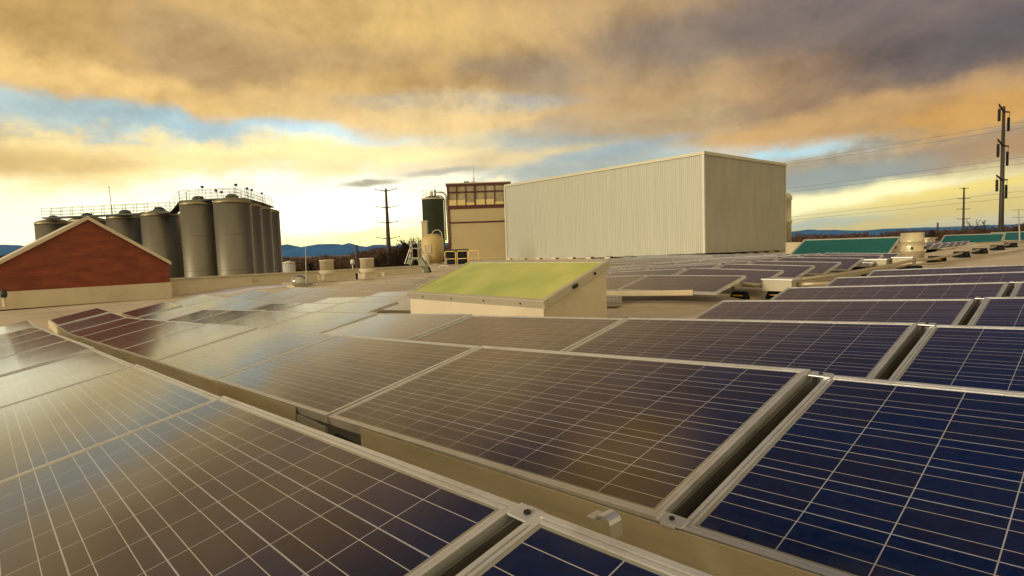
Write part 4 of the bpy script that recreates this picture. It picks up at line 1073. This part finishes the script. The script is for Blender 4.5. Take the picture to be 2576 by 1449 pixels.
# low building far left, low pale shed right
a = at(-30, 661, 90); b = at(24, 661, 90)
t = thing('low_building', ((a.x+b.x)/2, 92, 0), 'low olive-tan building at the left edge beyond the gable', 'building')
MB().bx((a.x-6, 90, 0), (b.x, 97, a.z-.2)).build('wall', TAN, t); MB().bx((a.x-6.2, 89.8, a.z-.2), (b.x+.2, 97.2, a.z)).build('roof', CREAM, t)
a = on_v(2309, 618, 43); b = on_v(2372, 616, 43); zt1 = on_v(2340, 600.5, 43).z
t = thing('rooftop_shed', ((a.x+b.x)/2, a.y, a.z-.3), 'low pale rooftop shed between vent stack and far teal skylight', 'building')
MB().box(((a.x+b.x)/2, (a.y+b.y)/2+1, (a.z-.4+zt1)/2), ((b-a).length, 2, zt1-a.z+.4), (U, V, Z)).build('wall', CREAM, t)
MB().box(((a.x+b.x)/2, (a.y+b.y)/2+1, zt1+.03), ((b-a).length+.2, 2.2, .06), (U, V, Z)).build('roof', mat('shed_roof', (.66, .58, .44), .6, 0, .05, 2), t)
for i in range(2):
    place_panel(-6.4-i*L_, 36.5, 'blue solar panel before the pale shed, %s from the right' % ORD[i+1], 'panels before the pale shed', .12)
a = on_u(2000, 648, -7.5); a = at(1998, 640, 47); b = at(2015, 609, 47)
tag(MB().bx((a.x, 47, HC-1.3), (b.x, 48.5, b.z)).build('low_parapet', CREAM), 'white low wall between the long box and the teal skylight', 'wall')
# snow lumps / pale debris on roof under the plain side of the box
# ------------------------------------------------------------------ conduits, junction boxes, rubber supports on the right
STR = mat('reflective_stripe', (.85, .42, .02), .5)
def block(u, v, w, label, stripe=True, h=.12, ang=0):
    z = roof(u, v); p = G(u, v, z); ux = U*math.cos(ang)+V*math.sin(ang); vx = -U*math.sin(ang)+V*math.cos(ang)
    t = thing('pipe_support', p, label, 'pipe support', 'black rubber pipe supports')
    d = .16; k = .035
    MB().hexa([p-ux*w/2-vx*d/2, p+ux*w/2-vx*d/2, p+ux*w/2+vx*d/2, p-ux*w/2+vx*d/2, p-ux*(w/2-k)-vx*(d/2-k)+Z*h, p+ux*(w/2-k)-vx*(d/2-k)+Z*h, p+ux*(w/2-k)+vx*(d/2-k)+Z*h, p-ux*(w/2-k)+vx*(d/2-k)+Z*h]).build('block', BLACK, t, bevel=.006)
    if stripe:
        s = (vx*(-1)+Z*(k/h)*-1); 
        c = p-vx*(d/2-k*.5)+Z*h*.5; n_ = (Z*k - vx*h).normalized(); ty = (Z*h+vx*k).normalized()
        MB().box(c+n_*.003, (w*.55, .018, .004), (ux, ty, n_)).build('stripe', STR, t)
    return t
block(-1.80, 7.36, .27, 'black rubber block with orange stripe by the panel corner, left of the junction box', h=.12)
block(-1.41, 7.74, .30, 'black rubber block with orange stripe under the nearest junction box', h=.12)
block(-1.95, 13.0, .36, 'black rubber block under the left end of the far junction box')
block(-1.2, 11.3, .34, 'black rubber block half hidden behind the blue panels')
block(-1.05, 13.3, .5, 'long black rubber block right of the far junction box', h=.16)
for i, (v, u) in enumerate(((17.7, -1.48), (20.66, -1.48), (23.2, -1.45), (26.2, -1.42), (29.0, -1.4))):
    block(u, v, .44, 'plain black rubber block on the bare roof, %s of the receding line' % ORD[i+1], i == 0, .19)
for i, (v, u) in enumerate(((28.9, -3.7), (28.9, -3.3), (31.8, -4.6))): block(u, v, .40, 'black block near the far teal skylight, %s in the cluster' % ORD[i+1], False, .16)
CON = mat('conduit', (.42, .36, .24), .45, .4, .12, 4)
GREY = mat('grey_box', (.40, .36, .25), .55, .2, .08, 3)
def jbox(u0, u1, v0, v1, h0, h1, label, name='junction_box'):
    z = roof((u0+u1)/2, (v0+v1)/2)
    t = thing(name, G((u0+u1)/2, (v0+v1)/2, z+h0), label, 'junction box', 'grey boxes along the conduit')
    c = G((u0+u1)/2, (v0+v1)/2, z+(h0+h1)/2); MB().box(c, (u1-u0, v1-v0, h1-h0), (U, V, Z)).build('body', GREY, t)
    MB().box(G((u0+u1)/2, (v0+v1)/2, z+h1+.01), (u1-u0+.03, v1-v0+.03, .018), (U, V, Z)).build('lid', ALU, t)
jbox(-1.52, -1.10, 7.50, 7.86, .13, .29, 'nearest grey junction box with pale lid between the two arrays')
jbox(-1.86, -1.42, 13.1, 13.6, .13, .32, 'far grey junction box standing on a rubber block')
jbox(-1.36, -1.0, 13.3, 13.6, .20, .33, 'small grey fitting box right of the far junction box')
def conduit(pts, r, label):
    P = [G(u, v, roof(u, v)+h) for u, v, h in pts]
    tag(MB().tube(P, r, 10).build('conduit', CON, smooth=True), label, 'conduit', 'conduits on the roof')
conduit([(-1.85, 7.55, .21), (-1.7, 7.62, .21), (-1.52, 7.68, .21)], .036, 'short conduit entering the nearest junction box from the left')
conduit([(-1.10, 7.70, .21), (-.8, 7.85, .20), (-.45, 8.2, .19)], .032, 'thick conduit leaving the junction box towards the blue panels')
conduit([(-1.20, 7.86, .26), (-1.12, 9.4, .24), (-1.0, 11.4, .25), (-.98, 13.2, .27), (-1.2, 16, .18), (-1.45, 20, .14), (-1.45, 26, .14), (-1.35, 34, .14)], .030, 'long upper conduit running back over the rubber blocks')
conduit([(-1.26, 7.86, .20), (-1.24, 9.4, .17), (-1.2, 11.4, .17), (-1.1, 13.2, .17), (-1.0, 16, .08), (-.6, 22, .05), (.2, 32, .05)], .024, 'thin lower conduit running back across the bare roof')
conduit([(-3.4, 27, .10), (-2.5, 30, .12), (-1.8, 34, .12), (-1.5, 40, .12)], .03, 'conduit running towards the far teal skylight')
conduit([(-4.4, 5.25, .012), (-3.4, 5.0, .012), (-2.7, 4.95, .014), (-2.3, 5.0, .012), (-1.9, 5.15, .012)], .010, 'thin cable lying on the roof right of the green skylight')
# bracket box at the left end of the far array's first rail, beside the skylight
z = roof(-3.0, 6.1)
u_ = -3.2
t = thing('rail_end_bracket', G(u_, 6.15, roof(u_, 6.15)), 'perforated metal bracket at the end of the first far rail', 'bracket')
MB().box(G(u_, 6.12, roof(u_, 6.12)+.10), (.30, .012, .14), (U, V, Z)).build('plate', ALU2, t); MB().box(G(u_, 6.05, roof(u_, 6.1)+.03), (.30, .14, .01), (U, V, Z)).build('base', ALU2, t)
m = MB()
for i in range(4):
    for j in range(2): m.tube([G(u_-.12+.08*i, 6.112, roof(u_, 6.1)+.06+.08*j), G(u_-.12+.08*i, 6.10, roof(u_, 6.1)+.06+.08*j)], .006, 6)
m.build('bolts', HOLE, t)

# ------------------------------------------------------------------ air
HZ = bpy.data.materials.new('haze_air'); HZ.use_nodes = True; ht = HZ.node_tree; ht.nodes.clear()
pv = N(ht, 'ShaderNodeVolumePrincipled'); pv.inputs['Color'].default_value = (.35, .62, 1, 1); pv.inputs['Density'].default_value = 7.5e-5; pv.inputs['Anisotropy'].default_value = 0
ho = N(ht, 'ShaderNodeOutputMaterial'); ht.links.new(pv.outputs[0], ho.inputs['Volume'])
hb = MB().bx((-8800, -60, -1), (8800, 4200, 110)).build('haze', HZ); hb['kind'] = 'stuff'

for o in bpy.data.objects:
    if '_o' in o: del o['_o']
